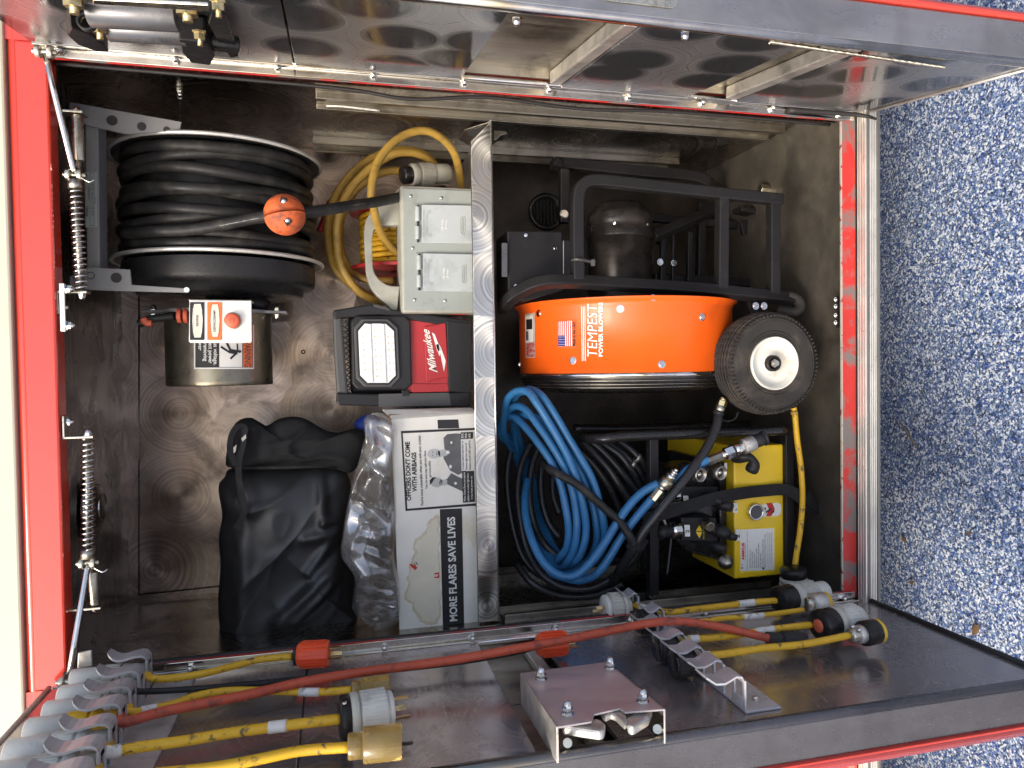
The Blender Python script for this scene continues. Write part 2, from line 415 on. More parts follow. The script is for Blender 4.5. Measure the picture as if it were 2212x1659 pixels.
# ================================================================== ground
ZG = 0.08
g = G(); g.add([(-30, -30, ZG), (30, -30, ZG), (30, 30, ZG), (-30, 30, ZG)], [(0, 1, 2, 3)])
tagit(mesh('ground', g, 'chip_floor'), kind='structure')
def leaf(u, v, L, W, ang, name, label, cat, mat, grp=None):
    c = P(u, v, Z=ZG+.003); t = thing(name, label, cat, c, grp)
    g = G(); a = V((math.cos(ang), math.sin(ang), 0)); b = V((-a.y, a.x, 0)); n = 7; vs = []
    for i in range(n):
        s = i/(n-1); ww = W*math.sin(math.pi*min(.97, s+.03))*(.8+.4*math.sin(5*s))
        for k in (-1, 0, 1): vs.append(c+a*(s-.5)*L+b*k*ww/2+ZP*(.004*abs(k)+.003*math.sin(3*s)))
    fs = [(i*3+k, i*3+k+1, i*3+k+4, i*3+k+3) for i in range(n-1) for k in (0, 1)]
    g.add(vs, fs, True); o = mesh('blade', g, mat, t); so = o.modifiers.new('t', 'SOLIDIFY'); so.thickness = .001
    g = G(); g.tube([c+a*(-.5*L), c+a*(-.66*L)+b*.004], .0008, 5); mesh('stalk', g, 'twig', t)
leaf(1955, 1163, .024, .010, .9, 'dry_leaf', 'small tan dry leaf on the blue chip floor nearest the ribbed rail', 'leaf', 'leaf')
leaf(1973, 1258, .020, .010, 2.2, 'dry_leaf', 'tiny brown leaf scrap on the chip floor above the dark edge of the lower door', 'leaf', 'leaf')
leaf(2110, 1362, .040, .018, 2.6, 'dry_leaf', 'crumpled brown leaf beside the black edge of the lower door', 'leaf', 'leaf')
leaf(2095, 1152, .016, .007, 1.9, 'dry_leaf', 'smallest orange leaf flake lying farther out on the chip floor', 'leaf', 'leaf')
a, b = P(1944, 912, Z=ZG+.004), P(1981, 968, Z=ZG+.004)
g = G(); g.tube([a, (a+b)/2+V((.004, 0, .002)), b], .0028, 6)
t = thing('twig', 'thin dry grey twig lying on the blue chip floor', 'twig', (a+b)/2); mesh('stem', g, 'twig', t)

# ================================================================== fire truck body
XL, XR, ZT, ZB = -.523, .535, 2.005, .435      # door opening
WX, WY, WT, WB = .575, .62, 2.06, .45           # inside of the compartment
truck = thing('fire_truck', 'red fire truck body with an open two door equipment compartment', 'fire truck', (0, 0, .42))
def tp(name, g, mat, bev=0, label=None): return mesh(name, g, mat, truck, bev, label)
g = G(); g.bx(XR+.012, 2.6, 0, .04, .433, 2.062); tp('body_panel', g, 'red_paint')
g = G(); g.bx(-2.6, XL-.012, 0, .04, .433, 2.062); tp('body_panel', g, 'red_paint')
for z0, z1 in ((.802, .834), (.731, .748)):
    g = G(); g.bx(-2.6, XL-.06, -.0012, 0, z0, z1); tp('reflective_stripe', g, 'white_stripe')
# jamb above the opening, rolled edge, cream upper body
g = G(); g.bx(XL-.012, XR+.012, .0, .04, ZT-.005, 2.0502); tp('upper_jamb', g, 'red_paint', .004)
g = G(); g.tube([(-2.6, .0118, 2.0503), (2.6, .0118, 2.0503)], .0119, 20, k=1); tp('rolled_edge', g, 'red_paint')
g = G(); g.bx(-2.6, 2.6, -.006, .04, 2.0625, 3.0); tp('cream_upper_body', g, 'cream_paint', .004)
g = G(); g.bx(-2.6, 2.6, .04, 2.4, 2.95, 3.0); tp('roof', g, 'cream_paint')
g = G(); g.bx(-2.6, 2.6, .06, 2.4, .40, .425); tp('underbody', g, 'seal')
g = G(); g.bx(-2.6, -2.56, .04, 2.4, .43, 2.95); g.bx(2.56, 2.6, .04, 2.4, .43, 2.95); g.bx(-2.6, 2.6, 2.36, 2.4, .43, 2.95); tp('far_side', g, 'red_paint')
# sill
g = G(); g.bx(XL, XR, 0, .005, .436, .470); tp('sill', g, 'worn_red', .001)
g = G(); g.bx(XL+.003, XR-.003, .0002, .0052, .4703, .4722); tp('sill_edge', g, 'chipped')
g = G(); g.bx(-2.6, 2.6, -.004, .02, .4325, .4355); tp('black_joint', g, 'seal')
# ribbed rub rail: top face slopes toward the viewer
g = G(); g.bx(-2.6, 2.6, -.030, .02, .405, .4315); g.bx(-2.6, 2.6, -.034, .01, .402, .409); tp('rub_rail', g, 'rail_alu', .001)
for y in (-.0035, -.0115, -.0195, -.0265): g = G(); g.bx(-2.6, 2.6, y-.0020, y+.0020, .4316, .4352); tp('rail_rib', g, 'rib_alu', .0006)
for z in (.411, .4155, .420, .4245): g = G(); g.bx(-2.6, 2.6, -.0318, -.0301, z-.0013, z+.0013); tp('rail_rib', g, 'rib_alu', .0005)
# floor, ceiling and walls of the compartment
g = G(); g.bx(-WX, WX, .0055, WY, .425, WB); tp('compartment_floor', g, 'comp_floor')
g = G(); g.bx(-WX, WX, .0055, .009, WB, .4700); tp('sill_inner_face', g, 'comp_floor')
g = G(); g.bx(-WX, WX, WY, WY+.004, 1.2, WT); tp('compartment_back', g, 'wall_back')
g = G(); g.bx(-WX, WX, WY, WY+.004, WB, 1.2); tp('compartment_back', g, 'wall_shaded', label='lower part of the compartment back, coloured dark for the shade below the shelf')
g = G(); g.bx(WX, WX+.004, .006, WY, WB, WT); tp('compartment_side', g, 'wall_side')
g = G(); g.bx(-WX-.004, -WX, .006, WY, WB, WT); tp('compartment_side', g, 'wall_side')
g = G(); g.bx(-WX, WX, .01, WY, WT, WT+.004); tp('compartment_ceiling', g, 'wall_side')
g = G(); g.bx(XR-.004, WX, .0405, .0435, WB, WT); g.bx(-WX, XL+.004, .0405, .0435, WB, WT); g.bx(-WX, WX, .0405, .0435, ZT, WT); tp('jamb_return', g, 'wall_side')
# raised back panel and its edge
a, b, c_, d = P(232, 620, Y=.612), P(236, 1318, Y=.612), P(490, 1290, Y=.612), P(480, 640, Y=.612)
g = G()
for p, q in ((P(300, 640, Y=.617), P(300, 1285, Y=.617)), (P(300, 1285, Y=.617), P(1008, 1210, Y=.617))): g.tube([p, q], .0016, 6, k=1)
tp('panel_edge', g, 'wall_side')
g = G(); g.lathe(P(655, 760, Y=.6205), (0, -1, 0), [(0, .006), (.002, .006), (.002, .003), (0, .003)], 12); tp('rivet_hole', g, 'print_black')
# door seals (black bulb along both sides and the head)
g = G(); g.tube([(XR-.012, .026, ZT), (XR-.016, .028, 1.55), (XR-.026, .03, 1.4), (XR-.012, .028, 1.25), (XR-.02, .03, 1.05), (XR-.012, .028, .85), (XR-.015, .026, .48)], .0035, 6); tp('door_seal', g, 'seal')
g = G(); g.tube([(XL+.012, .004, ZT), (XL+.014, .006, 1.7), (XL+.012, .004, 1.2), (XL+.014, .004, .8), (XL+.012, .004, .46)], .0058, 8); tp('door_seal', g, 'seal')
g = G(); g.tube([P(1667, 235, Y=-.01)+V((.0, 0, -.04)), P(1850, 248, Y=-.03), P(1893, 257, Y=-.06)], lambda t: .006*(1-.6*t), 6); tp('door_seal', g, 'seal', label='frayed loose end of rubber door seal')

# hinge strips with acorn nuts
nut = G(); nut.lathe((0, 0, 0), ZP, [(0, .0085), (.0012, .0085), (.0012, .0065), (.0055, .0062)], 6, False); nut.lathe((0, 0, 0), ZP, [(.0055, .0056), (.009, .0048), (.0112, .0028), (.0118, 0)], 12)
nut_me = nut.data('cap_nut')
def hinge(side, nuts):
    X = XR if side > 0 else XL
    g = G(); g.box((X-side*.0035, -.004, 1.22), (.0215, .0035, 1.55)); o = tp('hinge_strip', g, 'polished', .001)
    g = G(); g.tube([(X+side*.0065, -.012, .45), (X+side*.0065, -.012, 2.0)], .0058, 10, k=1); mesh('hinge_knuckle', g, 'chrome', o)
    g = G(); g.bx(X-side*.016, X-side*.0145, -.004, -.001, .46, 1.99); mesh('paint_edge', g, 'worn_red', o)
    for u, v in nuts: inst('cap_nut', nut_me, 'chrome', o, (X-side*.0035, -.006, P(u, v, Y=-.006).z), (0, -1, 0))
hinge(1, [(130, 107), (380, 125), (600, 142), (806, 162), (1002, 178), (1185, 194), (1357, 209), (1516, 223), (1667, 237), (1812, 251)])
hinge(-1, [(412, 1436), (630, 1410), (830, 1389), (1020, 1363), (1198, 1339), (1365, 1320), (1521, 1303), (1675, 1283), (1820, 1264)])

# ------------------------------------------------------------------ doors
class Door:
    def __init__(s, side):
        s.side = side
        if side > 0: s.h = V((XR+.003, -.012, 0)); s.d = V((-math.sin(R(8.6)), -math.cos(R(8.6)), 0))
        else: s.h = V((XL-.003, -.012, 0)); s.d = V((math.sin(R(.7)), -math.cos(R(.7)), 0))
        s.n = V((s.d.y, -s.d.x, 0)) if side > 0 else V((-s.d.y, s.d.x, 0))
        if s.n.x*side > 0: s.n = -s.n                       # inward, toward the viewer's axis
        s.W = .405 if side > 0 else .433
    def p(s, w_, z, off=0): return s.h+s.d*w_+s.n*off+ZP*z
    def hit(s, u, v, off=0):
        d = CF+CR*((u-CW/2)/FPX)+CU*((CH/2-v)/FPX); q = s.h+s.n*off
        return EYE+d*((q-EYE).dot(s.n)/d.dot(s.n))
    def block(s, g, w0, w1, z0, z1, o0, o1):
        return g.slab([s.p(w0, z0, o0), s.p(w1, z0, o0), s.p(w1, z1, o0), s.p(w0, z1, o0)], s.n*(o1-o0))
    def zat(s, u, v, off=0): return s.hit(u, v, off).z
dr, dl = Door(1), Door(-1)
Z0, Z1 = .425, 2.02
def make_door(D, plates, bars, skin, lab):
    g = G(); D.block(g, 0, D.W+.012, Z0-.012, Z1+.01, -.068, -.060)
    door = mesh('door', g, 'red_paint', truck, .002, lab)
    g = G()
    D.block(g, D.W-.004, D.W+.006, Z0-.005, Z1, -.0595, -.004)          # outer edge face
    D.block(g, 0, D.W-.005, Z0-.004, Z0+.004, -.0595, -.008); D.block(g, 0, D.W-.005, Z1-.006, Z1+.002, -.0595, -.008)
    mesh('edge_frame', g, 'edge_steel' if D.side < 0 else 'edge_light', door, .002)
    g = G(); g.tube([D.p(D.W-.003, Z0-.004, -.003), D.p(D.W-.003, Z1, -.003)], .009, 12, k=1); mesh('edge_bead', g, 'edge_steel' if D.side < 0 else 'polished', door)
    g = G(); D.block(g, -.004, .004, Z0, Z1, -.0595, -.012); mesh('hinge_stile', g, 'track_alu', door)
    g = G(); D.block(g, .0, D.W-.01, Z0, Z1, -.03, -.026); mesh('recess_sheet', g, 'track_alu', door)
    for z0, z1 in plates:
        g = G(); D.block(g, .006, D.W-.012, z0, z1, -.010, 0); mesh('inner_plate', g, skin, door, .001)
    for z0, z1, o in bars:
        g = G(); D.block(g, .010, D.W-.03, z0, z1, -.0255, o); mesh('stiffener_bar', g, 'cast_alu', door, .003)
    for z0, z1 in plates:
        g = G(); D.block(g, .0, .005, z0+.001, z1-.001, -.012, .002); mesh('plate_lip', g, 'polished', door, .0007)
    return door
za = [dr.zat(u, v) for u, v in ((634, 128), (1008, 153), (1205, 173), (1226, 173), (1509, 200), (1592, 205), (1618, 207))]
rdoor = make_door(dr, [(za[0]+.002, Z1-.002), (za[1], za[0]-.001), (za[4], za[3]-.004), (Z0+.002, za[6]-.002)],
    [(za[3]-.002, za[2]+.004, -.001), (za[6], za[5], -.001)], 'door_skin_right', 'polished stainless inner side of the door at the top of the picture')
zb = [dl.zat(u, v) for u, v in ((665, 1420), (1032, 1389), (1160, 1372), (1242, 1396), (1268, 1394))]
ldoor = make_door(dl, [(zb[0]+.001, Z1-.002), (zb[1], zb[0]-.001), (Z0+.002, zb[2])],
    [(zb[2]+.012, zb[2]+.035, -.012)], 'door_skin_left', 'polished stainless inner side of the door at the bottom of the picture')
g = G(); g.tube([dl.p(.005, Z0-.001, .002), dl.p(dl.W, Z0-.001, .002)], .006, 8, k=1); mesh('bottom_seal', g, 'seal', ldoor)
g = G(); g.tube([dl.p(.005, Z1+.001, .002), dl.p(dl.W, Z1+.001, -.002)], .004, 8, k=1); mesh('top_seal', g, 'plug_grey', ldoor)
g = G(); g.tube([dr.p(.005, Z1+.008, -.05), dr.p(dr.W, Z1+.008, -.05)], .010, 8, k=1); mesh('top_seal', g, 'plug_grey', rdoor)
g = G(); g.tube([dr.p(.005, Z0-.001, .002), dr.p(dr.W, Z0-.001, .002)], .003, 8, k=1); mesh('bottom_seal', g, 'cast_alu', rdoor)
g = G(); g.tube([dl.p(dl.W+.004, Z0-.006, -.068), dl.p(dl.W+.004, Z1, -.068)], .010, 8, k=1); mesh('outer_rolled_lip', g, 'red_paint', ldoor)
g = G(); g.tube([dr.p(dr.W+.006, Z0-.006, -.068), dr.p(dr.W+.006, Z1, -.068)], .005, 8, k=1); mesh('outer_rolled_lip', g, 'red_paint', rdoor)
# twisted brass cable along the edge of the right door
a, b = dr.hit(1663, 91, .006), dr.hit(2040, 146, .006)
g = G()
for k in range(3):
    ax, u_, w_ = frame_z(b-a); L = (b-a).length; n = 420
    g.tube([a+ax*L*i/n+(u_*math.cos(2*math.pi*(i/9+k/3))+w_*math.sin(2*math.pi*(i/9+k/3)))*.0016 for i in range(n+1)], .0014, 4, k=1)
mesh('twisted_cable', g, 'zinc', rdoor)
# latch plate on the edge of the right door
zq0, zq1 = dr.hit(1262, 20, -.03).z, dr.hit(1434, 22, -.03).z
zc, zh, r_ = (zq0+zq1)/2, abs(zq0-zq1)/2, .014
def round_rect(cx, cy, hx, hy, r, n=5):
    out = []
    for (sx, sy, a0) in ((1, 1, 0), (-1, 1, 90), (-1, -1, 180), (1, -1, 270)):
        for i in range(n+1):
            a = R(a0+90*i/n); out.append((cx+sx*(hx-r)+r*math.cos(a), cy+sy*(hy-r)+r*math.sin(a)))
    return out
g = G(); g.slab([dr.p(dr.W+.007, z, o) for o, z in round_rect(-.046, zc, .028, zh, .01)], dr.d*.002)
for i, sgn in enumerate((-1, 1)): pass
lp = mesh('latch_plate', g, 'zinc', rdoor, .0006)
g = G(); g.slab([dr.p(dr.W+.0092, z, o) for o, z in round_rect(-.046, zc, .019, zh*.82, .006)], dr.d*.0006); mesh('latch_recess', g, 'track_alu', lp)
for s_ in (-1, 1): inst('screw_head', nut_me, 'chrome', lp, dr.p(dr.W+.009, zc+s_*zh*.86, -.046), dr.d)
# small bright screws near that edge
for u, v in ((1116, 38), (1480, 70)): inst('cap_nut', nut_me, 'chrome', rdoor, dr.hit(u, v, .001), dr.n)

# rotary latch mechanism at the upper end of the right door
mech = thing('latch_mechanism', 'black and grey twin cylinder latch mechanism with gold bolts on the upper door', 'latch', dr.hit(300, 60))
def dcyl(g, u0, v0, u1, v1, off, r, n=20): g.cyl(dr.hit(u0, v0, off), dr.hit(u1, v1, off), r, n)
g = G(); dcyl(g, 195, 24, 386, 34, .028, .020, 24); mesh('upper_cylinder', g, 'mech_grey', mech, .001)
g = G(); dcyl(g, 234, 60, 402, 70, .022, .018, 24); mesh('lower_cylinder', g, 'mech_grey', mech, .001)
for (u, v, r) in ((160, 16, .012), (405, 34, .014), (216, 73, .010), (432, 87, .008), (472, 24, .008)):
    c_ = dr.hit(u, v, .035); g = G(); g.lathe(c_-dr.n*.012, dr.n, [(0, r*1.3), (.003, r*1.3), (.003, r), (.012, r), (.012, 0)], 6, False); g.cyl(c_-dr.n*.012, c_+dr.n*.008, r*.45, 10)
    mesh('gold_bolt', g, 'gold_zinc', mech)
def ptube(uvs, off, r, n=10): return G().tube([dr.hit(u, v, off) for u, v in uvs], r, n)
mesh('bracket', G().slab([dr.hit(u, v, .004) for u, v in ((150, 8), (196, 28), (224, 52), (232, 66), (205, 66), (164, 50), (140, 26))], dr.n*.03), 'frame_black', mech, .002)
mesh('bracket', G().slab([dr.hit(u, v, .004) for u, v in ((384, 30), (440, 36), (462, 70), (452, 92), (410, 86), (392, 64))], dr.n*.034), 'frame_black', mech, .002)
mesh('link_arm', G().slab([dr.hit(u, v, .012) for u, v in ((455, 8), (487, 20), (508, 82), (516, 108), (498, 112), (470, 78), (448, 34))], dr.n*.01), 'gloss_black', mech, .002)
mesh('cap', ptube(((448, 88), (482, 92), (512, 98)), .018, .013, 14), 'gloss_black', mech)
mesh('clamp_plate', G().slab([dr.hit(u, v, .05) for u, v in ((200, -8), (450, 4), (450, 17), (330, 9), (200, 1))], dr.n*.004), 'zinc', mech, .001)
mesh('pivot_ring', G().lathe(dr.hit(190, 50, .03), dr.d, [(0, .012), (.01, .012), (.01, .008), (0, .008)], 18), 'frame_black', mech)

# ------------------------------------------------------------------ shelf tracks, vent, lamp, catch
def track(X, y0, y1, z0, z1, side):
    s = side
    g = G(); g.bx(X-s*.003, X, y0, y1, z0, z1); g.bx(X-s*.016, X-s*.003, y0, y0+.003, z0, z1); g.bx(X-s*.016, X-s*.003, y1-.003, y1, z0, z1)
    g.bx(X-s*.018, X-s*.016, y0, y0+.013, z0, z1); g.bx(X-s*.018, X-s*.016, y1-.013, y1, z0, z1)
    tp('shelf_track', g, 'track_alu', .0006)
track(WX, .196, .268, .474, 1.575, 1); track(WX, .50, .575, .60, 1.59, 1)
track(-WX, .2, .268, .474, 1.19, -1); track(-WX, .50, .575, .60, 1.19, -1)
g = G(); g.tube([P(705, 229, X=.552), P(742, 230, X=.552), P(820, 239, X=.552)], .0022, 6); tp('wall_cable', g, 'tape_white')
g = G(); g.tube([P(388, 200, X=.565), P(388, 232, X=.56), P(390, 280, X=.56)], .0015, 6); o = tp('wall_stud', g, 'zinc')
inst('cap_nut', nut_me, 'chrome', o, P(388, 206, X=.57), (-1, 0, 0)); inst('cap_nut', nut_me, 'chrome', o, P(388, 198, X=.57), (-1, 0, 0))
vc = P(1180, 458, Y=.618)
vent = thing('round_vent', 'round louvred black vent in the back wall behind the blower frame', 'vent', vc)
g = G(); g.lathe(vc, (0, -1, 0), [(0, .053), (.004, .053), (.008, .049), (.008, .042), (.004, .040), (.004, .037), (.002, .036)], 36); mesh('vent_ring', g, 'gloss_black', vent)
g = G(); g.cyl(vc, vc+V((0, -.001, 0)), .037, 24); mesh('vent_back', g, 'print_black', vent)
for i in range(-3, 4):
    z = i*.0105; L = math.sqrt(max(0, .036**2-z*z)); g = G(); g.box(vc+V((0, -.004, z)), (2*L, .003, .0055), Matrix.Rotation(R(25), 3, 'X')); mesh('louvre', g, 'gloss_black', vent)
lc_ = P(196, 1096, Z=2.055)
lamp = thing('dome_lamp', 'round unlit clear dome lamp on the compartment ceiling behind the lower spring', 'lamp', lc_)
g = G(); g.lathe(lc_, (0, 0, -1), [(0, .062), (.006, .062), (.010, .058), (.010, .050)], 32); mesh('bezel', g, 'track_alu', lamp)
g = G(); g.lathe(lc_, (0, 0, -1), [(.006, .05), (.016, .044), (.022, .03), (.024, 0)], 32)
mesh('lens', g, 'track_alu', lamp)
for k in range(4):
    g = G(); g.lathe(lc_, (0, 0, -1), [(.010+.0035*k, .047-.006*k), (.0135+.0035*k, .045-.006*k)], 32); mesh('lens_ring', g, 'chrome', lamp)
# catch on the sill
a = P(1804, 670, Y=.016)
g = G(); g.bx(P(0, 712, Y=.016).x if 0 else P(1806, 708, Y=.016).x, P(1806, 640, Y=.016).x, .0165, .020, .452, .472); o = tp('sill_catch', g, 'frame_black', .001)
for v in (647, 662, 681, 697): inst('screw_head', nut_me, 'zinc', o, P(1806, v, Y=.018), (0, -1, .4)).scale = (.6, .6, .5)
# grey step under the body at the left
g = G(); g.slab([P(u, v, Y=-.02) for u, v in ((1900, 1555), (1978, 1560), (1982, 1590), (1968, 1597), (1938, 1590), (1910, 1580))], (0, .2, 0)); tp('step_pad', g, 'grey_step', .01)

# ================================================================== spring loaded door holders
def holder(label, clev0, mid, spr1, flip, sleeve, plate):
    Y = .02
    A = P(*clev0, Y=-.035); B = P(*mid, Y=Y); E_ = P(*spr1, Y=Y)
    t = thing('door_holder', label, 'door holder', B, 'spring loaded door holders over the opening')
    ax = (E_-B).normalized()
    g = G(); g.tube([A, A+(B-A)*.3, A+(B-A)*.32, B+(A-B)*.06, B], lambda s: .0052 if .1 < s < .9 else .004, 12, k=1); mesh('push_rod', g, 'chrome', t)
    for q, nm in ((A, 'end_clevis'), (B, 'clevis')):
        g = G()
        for s in (-1, 1): g.cyl(q+V((0, 0, s*.009))-V((0, 0, .0035)), q+V((0, 0, s*.009))+V((0, 0, .0035)), .0105, 16)
        g.cyl(q-V((0, 0, .018)), q+V((0, 0, .018)), .0042, 10)
        o = mesh(nm, g, 'zinc', t, .0006)
        if nm == 'clevis':
            g = G(); g.tube([q+V((-.006, -.012, -.012)), q+V((-.014, -.014, -.026)), q+V((-.010, -.014, -.034))], .001, 5); mesh('cotter_pin', g, 'chrome', o)
    S = B+ax*.018
    g = G(); g.cyl(B+ax*.008, S+ax*.006, .0115, 16); g.cyl(S+ax*.004, E_, .0052, 12); mesh('spring_core', g, 'track_alu', t)
    n = int((E_-S).length/.0098)
    g = G(); g.helix(S+ax*.006, E_, .0096, .0019, n); mesh('coil_spring', g, 'chrome', t)
    # end bracket: plate the rod passes through, bent up to the jamb
    q = E_+ax*.003
    g = G(); g.box(q+V((0, 0, .012)), (.0035, .022, .046)); g.box(q+V((flip*.018, .0, .034)), (.038, .022, .0035)); mesh('end_bracket', g, 'zinc', t, .0006)
    inst('lock_nut', nut_me, 'chrome', t, q+ax*.0015, ax); inst('lock_nut', nut_me, 'chrome', t, q+V((flip*.026, 0, .032)), (0, 0, -1))
    s0, s1 = P(*sleeve[0], Y=Y+.02), P(*sleeve[1], Y=Y+.02)
    g = G(); g.cyl(s0, s1, .0095, 18); g.cyl(s1, s1+(B-s1)*.6, .006, 12); mesh('guide_sleeve', g, 'zinc', t, .0006)
    e = (s0-s1).normalized(); g = G(); g.box(s0+e*.003+V((0, 0, .012)), (.0035, .03, .05)); mesh('guide_bracket', g, 'zinc', t, .0006)
    inst('lock_nut', nut_me, 'chrome', t, s0+e*.004, e)
    if plate:
        g = G(); a, b = P(*plate[0], Y=-.002), P(*plate[1], Y=-.002)
        g.bx(a.x, b.x, -.004, -.001, a.z, b.z); o = mesh('mounting_plate', g, 'alu_plate', t, .001)
        for f in (.12, .88): inst('lock_nut', nut_me, 'chrome', o, (a.x+(b.x-a.x)*f, -.004, a.z-.012), (0, -.2, -1))
holder('spring loaded door holder whose rod runs to the empty polished door', (96, 112), (161, 378), (176, 628), -1, ((166, 250), (171, 348)), ((128, 612), (143, 716)))
holder('spring loaded door holder whose rod reaches the door with hanging plugs', (148, 1472), (190, 1216), (190, 947), 1, ((205, 1306), (199, 1236)), None)
t = truck
g = G(); g.slab([P(u, v, Y=-.01) for u, v in ((72, 70), (92, 62), (110, 75), (112, 100), (98, 118), (78, 112))], (0, .02, 0)); tp('upper_door_lug', g, 'zinc', .002)
g = G(); g.slab([P(u, v, Y=-.01) for u, v in ((168, 1410), (198, 1404), (200, 1440), (166, 1446))], (0, .004, 0)); tp('upper_door_lug', g, 'cast_alu', .002)

# ================================================================== cord reel
RY, RZ, RR = .33, 1.783, .212
reel = thing('cord_reel', 'large black electric cord reel wound with thick black power cable', 'cord reel', (.2, RY, 2.05))
def disc(X, th, r, mat, nm, rim=None, parent=None, r0=0.0):
    g = G(); g.lathe((X, RY, RZ), XP, [(0, r0), (0, r), (th, r), (th, r0)], 96, False); o = mesh(nm, g, mat, parent or reel)
    if rim:
        g = G(); pts = [V((X+th/2, RY+math.cos(a)*r, RZ+math.sin(a)*r)) for a in [2*math.pi*i/96 for i in range(96)]]
        g.tube(pts, .0042, 8, closed=True, k=1); mesh('rim_bead', g, rim, o)
    return o
disc(.448, .003, RR, 'reel_black', 'flange', 'alu_plate'); disc(.229, .003, RR, 'reel_black', 'flange', 'alu_plate')
g = G(); g.lathe((.236, RY, RZ), XP, [(0, .165), (.208, .165)], 48); mesh('drum', g, 'cable_black', reel)
rnd = random.Random(3)
xs_ = [.437, .414, .389, .364, .340, .317, .295, .273, .250]
for i, x in enumerate(xs_):
    ph, am, r0 = rnd.uniform(0, 6.28), rnd.uniform(.003, .009), .186+rnd.uniform(-.004, .007)
    pts = []
    for k in range(60):
        a = 2*math.pi*k/60
        pts.append(V((x+am*math.sin(a*1.0+ph)*(.6 if i in (0, 8) else 1.3)+.003*math.sin(3*a+ph), RY+math.cos(a)*(r0+.004*math.sin(2*a+ph)), RZ+math.sin(a)*(r0+.004*math.sin(2*a+ph)))))
    mesh('cable_turn', G().tube(pts, .0117, 12, closed=True, k=1), 'cable_black', reel)
g = G(); g.lathe((.222, RY, RZ), -XP, [(0, .196), (.034, .196), (.042, .193), (.046, .186), (.050, .172), (.062, .168), (.066, .15), (.07, .06), (.07, 0)], 96); mesh('ring_gear_cover', g, 'reel_black', reel)
g = G(); g.cyl((.152, RY, RZ), (.10, RY, RZ), .035, 24); mesh('shaft', g, 'frame_black', reel)
g = G(); g.slab([P(u, v, Y=.14) for u, v in ((183, 240), (212, 243), (216, 598), (188, 600))], (0, .05, 0)); mesh('cross_bar', g, 'grey_paint', reel, .002)
g = G(); g.slab([P(u, v, Y=.125) for u, v in ((150, 220), (392, 263), (388, 282), (273, 289), (185, 270), (160, 250), (150, 240))], (0, .006, 0)); o = mesh('support_arm', g, 'grey_paint', reel, .001)
for u, v, r in ((242, 260, .0095), (306, 273, .008), (360, 280, .006)):
    c_ = P(u, v, Y=.1245); mesh('hole', G().cyl(c_, c_+V((0, .0003, 0)), r, 20), 'print_black', o)
c_ = P(184, 247, Y=.123); mesh('bolt_head', G().cyl(c_, c_+V((0, .003, 0)), .0065, 16), 'grey_paint', o, .0005)
g = G(); g.slab([P(u, v, Y=.125) for u, v in ((150, 598), (188, 577), (281, 582), (284, 615), (405, 623), (405, 632), (230, 628), (150, 624))], (0, .006, 0)); o = mesh('support_arm', g, 'grey_paint', reel, .001)
c_ = P(251, 600, Y=.1245); mesh('hole', G().cyl(c_, c_+V((0, .0003, 0)), .0095, 20), 'print_black', o)
c_ = P(196, 595, Y=.1245); mesh('bolt_head', G().lathe(c_, (0, -1, 0), [(0, .0068), (.0006, .0068), (.0006, .0055), (0, .0055)], 18), 'plastic_char', o)
c_ = P(403, 626, Y=.12); mesh('bolt_head', G().cyl(c_, c_+V((0, .012, 0)), .005, 12), 'chrome', o)
# maker's plate, mounted upside down
g = G(); g.slab(rectY(184, 370, 210, 491, .138), (0, .0015, 0)); pl = mesh('maker_plate', g, 'grey_plate', reel, .0006)
g = G()
text(g, 'ECR 1616-17-18 DT', P(197.5, 397, Y=.1375), P(197.5, 466, Y=.1375), -ZP, .0038); text(g, '12645661', P(190, 400, Y=.1375), P(190, 432, Y=.1375), -ZP, .0038)
text(g, 'Hannay', P(186.5, 446, Y=.1375), P(186.5, 468, Y=.1375), -ZP, .0045, .02); text(g, 'Model No.', P(205, 426, Y=.1375), P(205, 440, Y=.1375), -ZP, .002)
for (u0, v0, u1, v1) in ((194, 374, 194.6, 488), (203, 374, 203.6, 488), (194, 373, 203.6, 374), (194, 487, 203.6, 488)): patch(g, rectY(u0, v0, u1, v1, .1375))
mesh('lettering', g, 'dark_text', pl)
# cable tail through the stopper ball
tail = [P(u, v, Y=y) for u, v, y in ((270, 506, .2), (330, 500, .135), (400, 497, .12), (460, 489, .112), (515, 478, .105), (560, 470, .1), (615, 464, .095), (680, 457, .11), (760, 444, .16), (830, 433, .24), (900, 418, .34), (960, 410, .4))]
mesh('cable_tail', G().tube(tail, .0112, 12), 'cable_black', reel)
g = G()
text(g, 'SEOPRENE 105 10-3 SEOW (UL) 600V 105\u00b0C P-241-3-MSHA CSA', P(652, 462, Y=.10), P(790, 441, Y=.165), ZP, .0042, .01, lift=(0, -.006, .0))
text(g, '10-3 STOW (TPE) 105\u00b0C (-50\u00b0C)', P(478, 488, Y=.098), P(560, 472, Y=.088), ZP, .0040, .01, lift=(0, -.002, 0))
mesh('cable_print', g, 'pale_text', reel)
for i, s_, u0, u1 in ((2, '(-50\u00b0C) FT2 WATER-RESISTANT', 488, 566), (0, 'SEOPRENE 105 600V', 440, 500)):
    pass
ball = thing('cable_stop_ball', 'orange split rubber stop ball clamped on the black reel cable', 'cable stop', P(615, 464, Y=.095))
bc, br = P(615, 464, Y=.095), .0385
tl = (P(680, 457, Y=.11)-P(560, 470, Y=.1)).normalized()
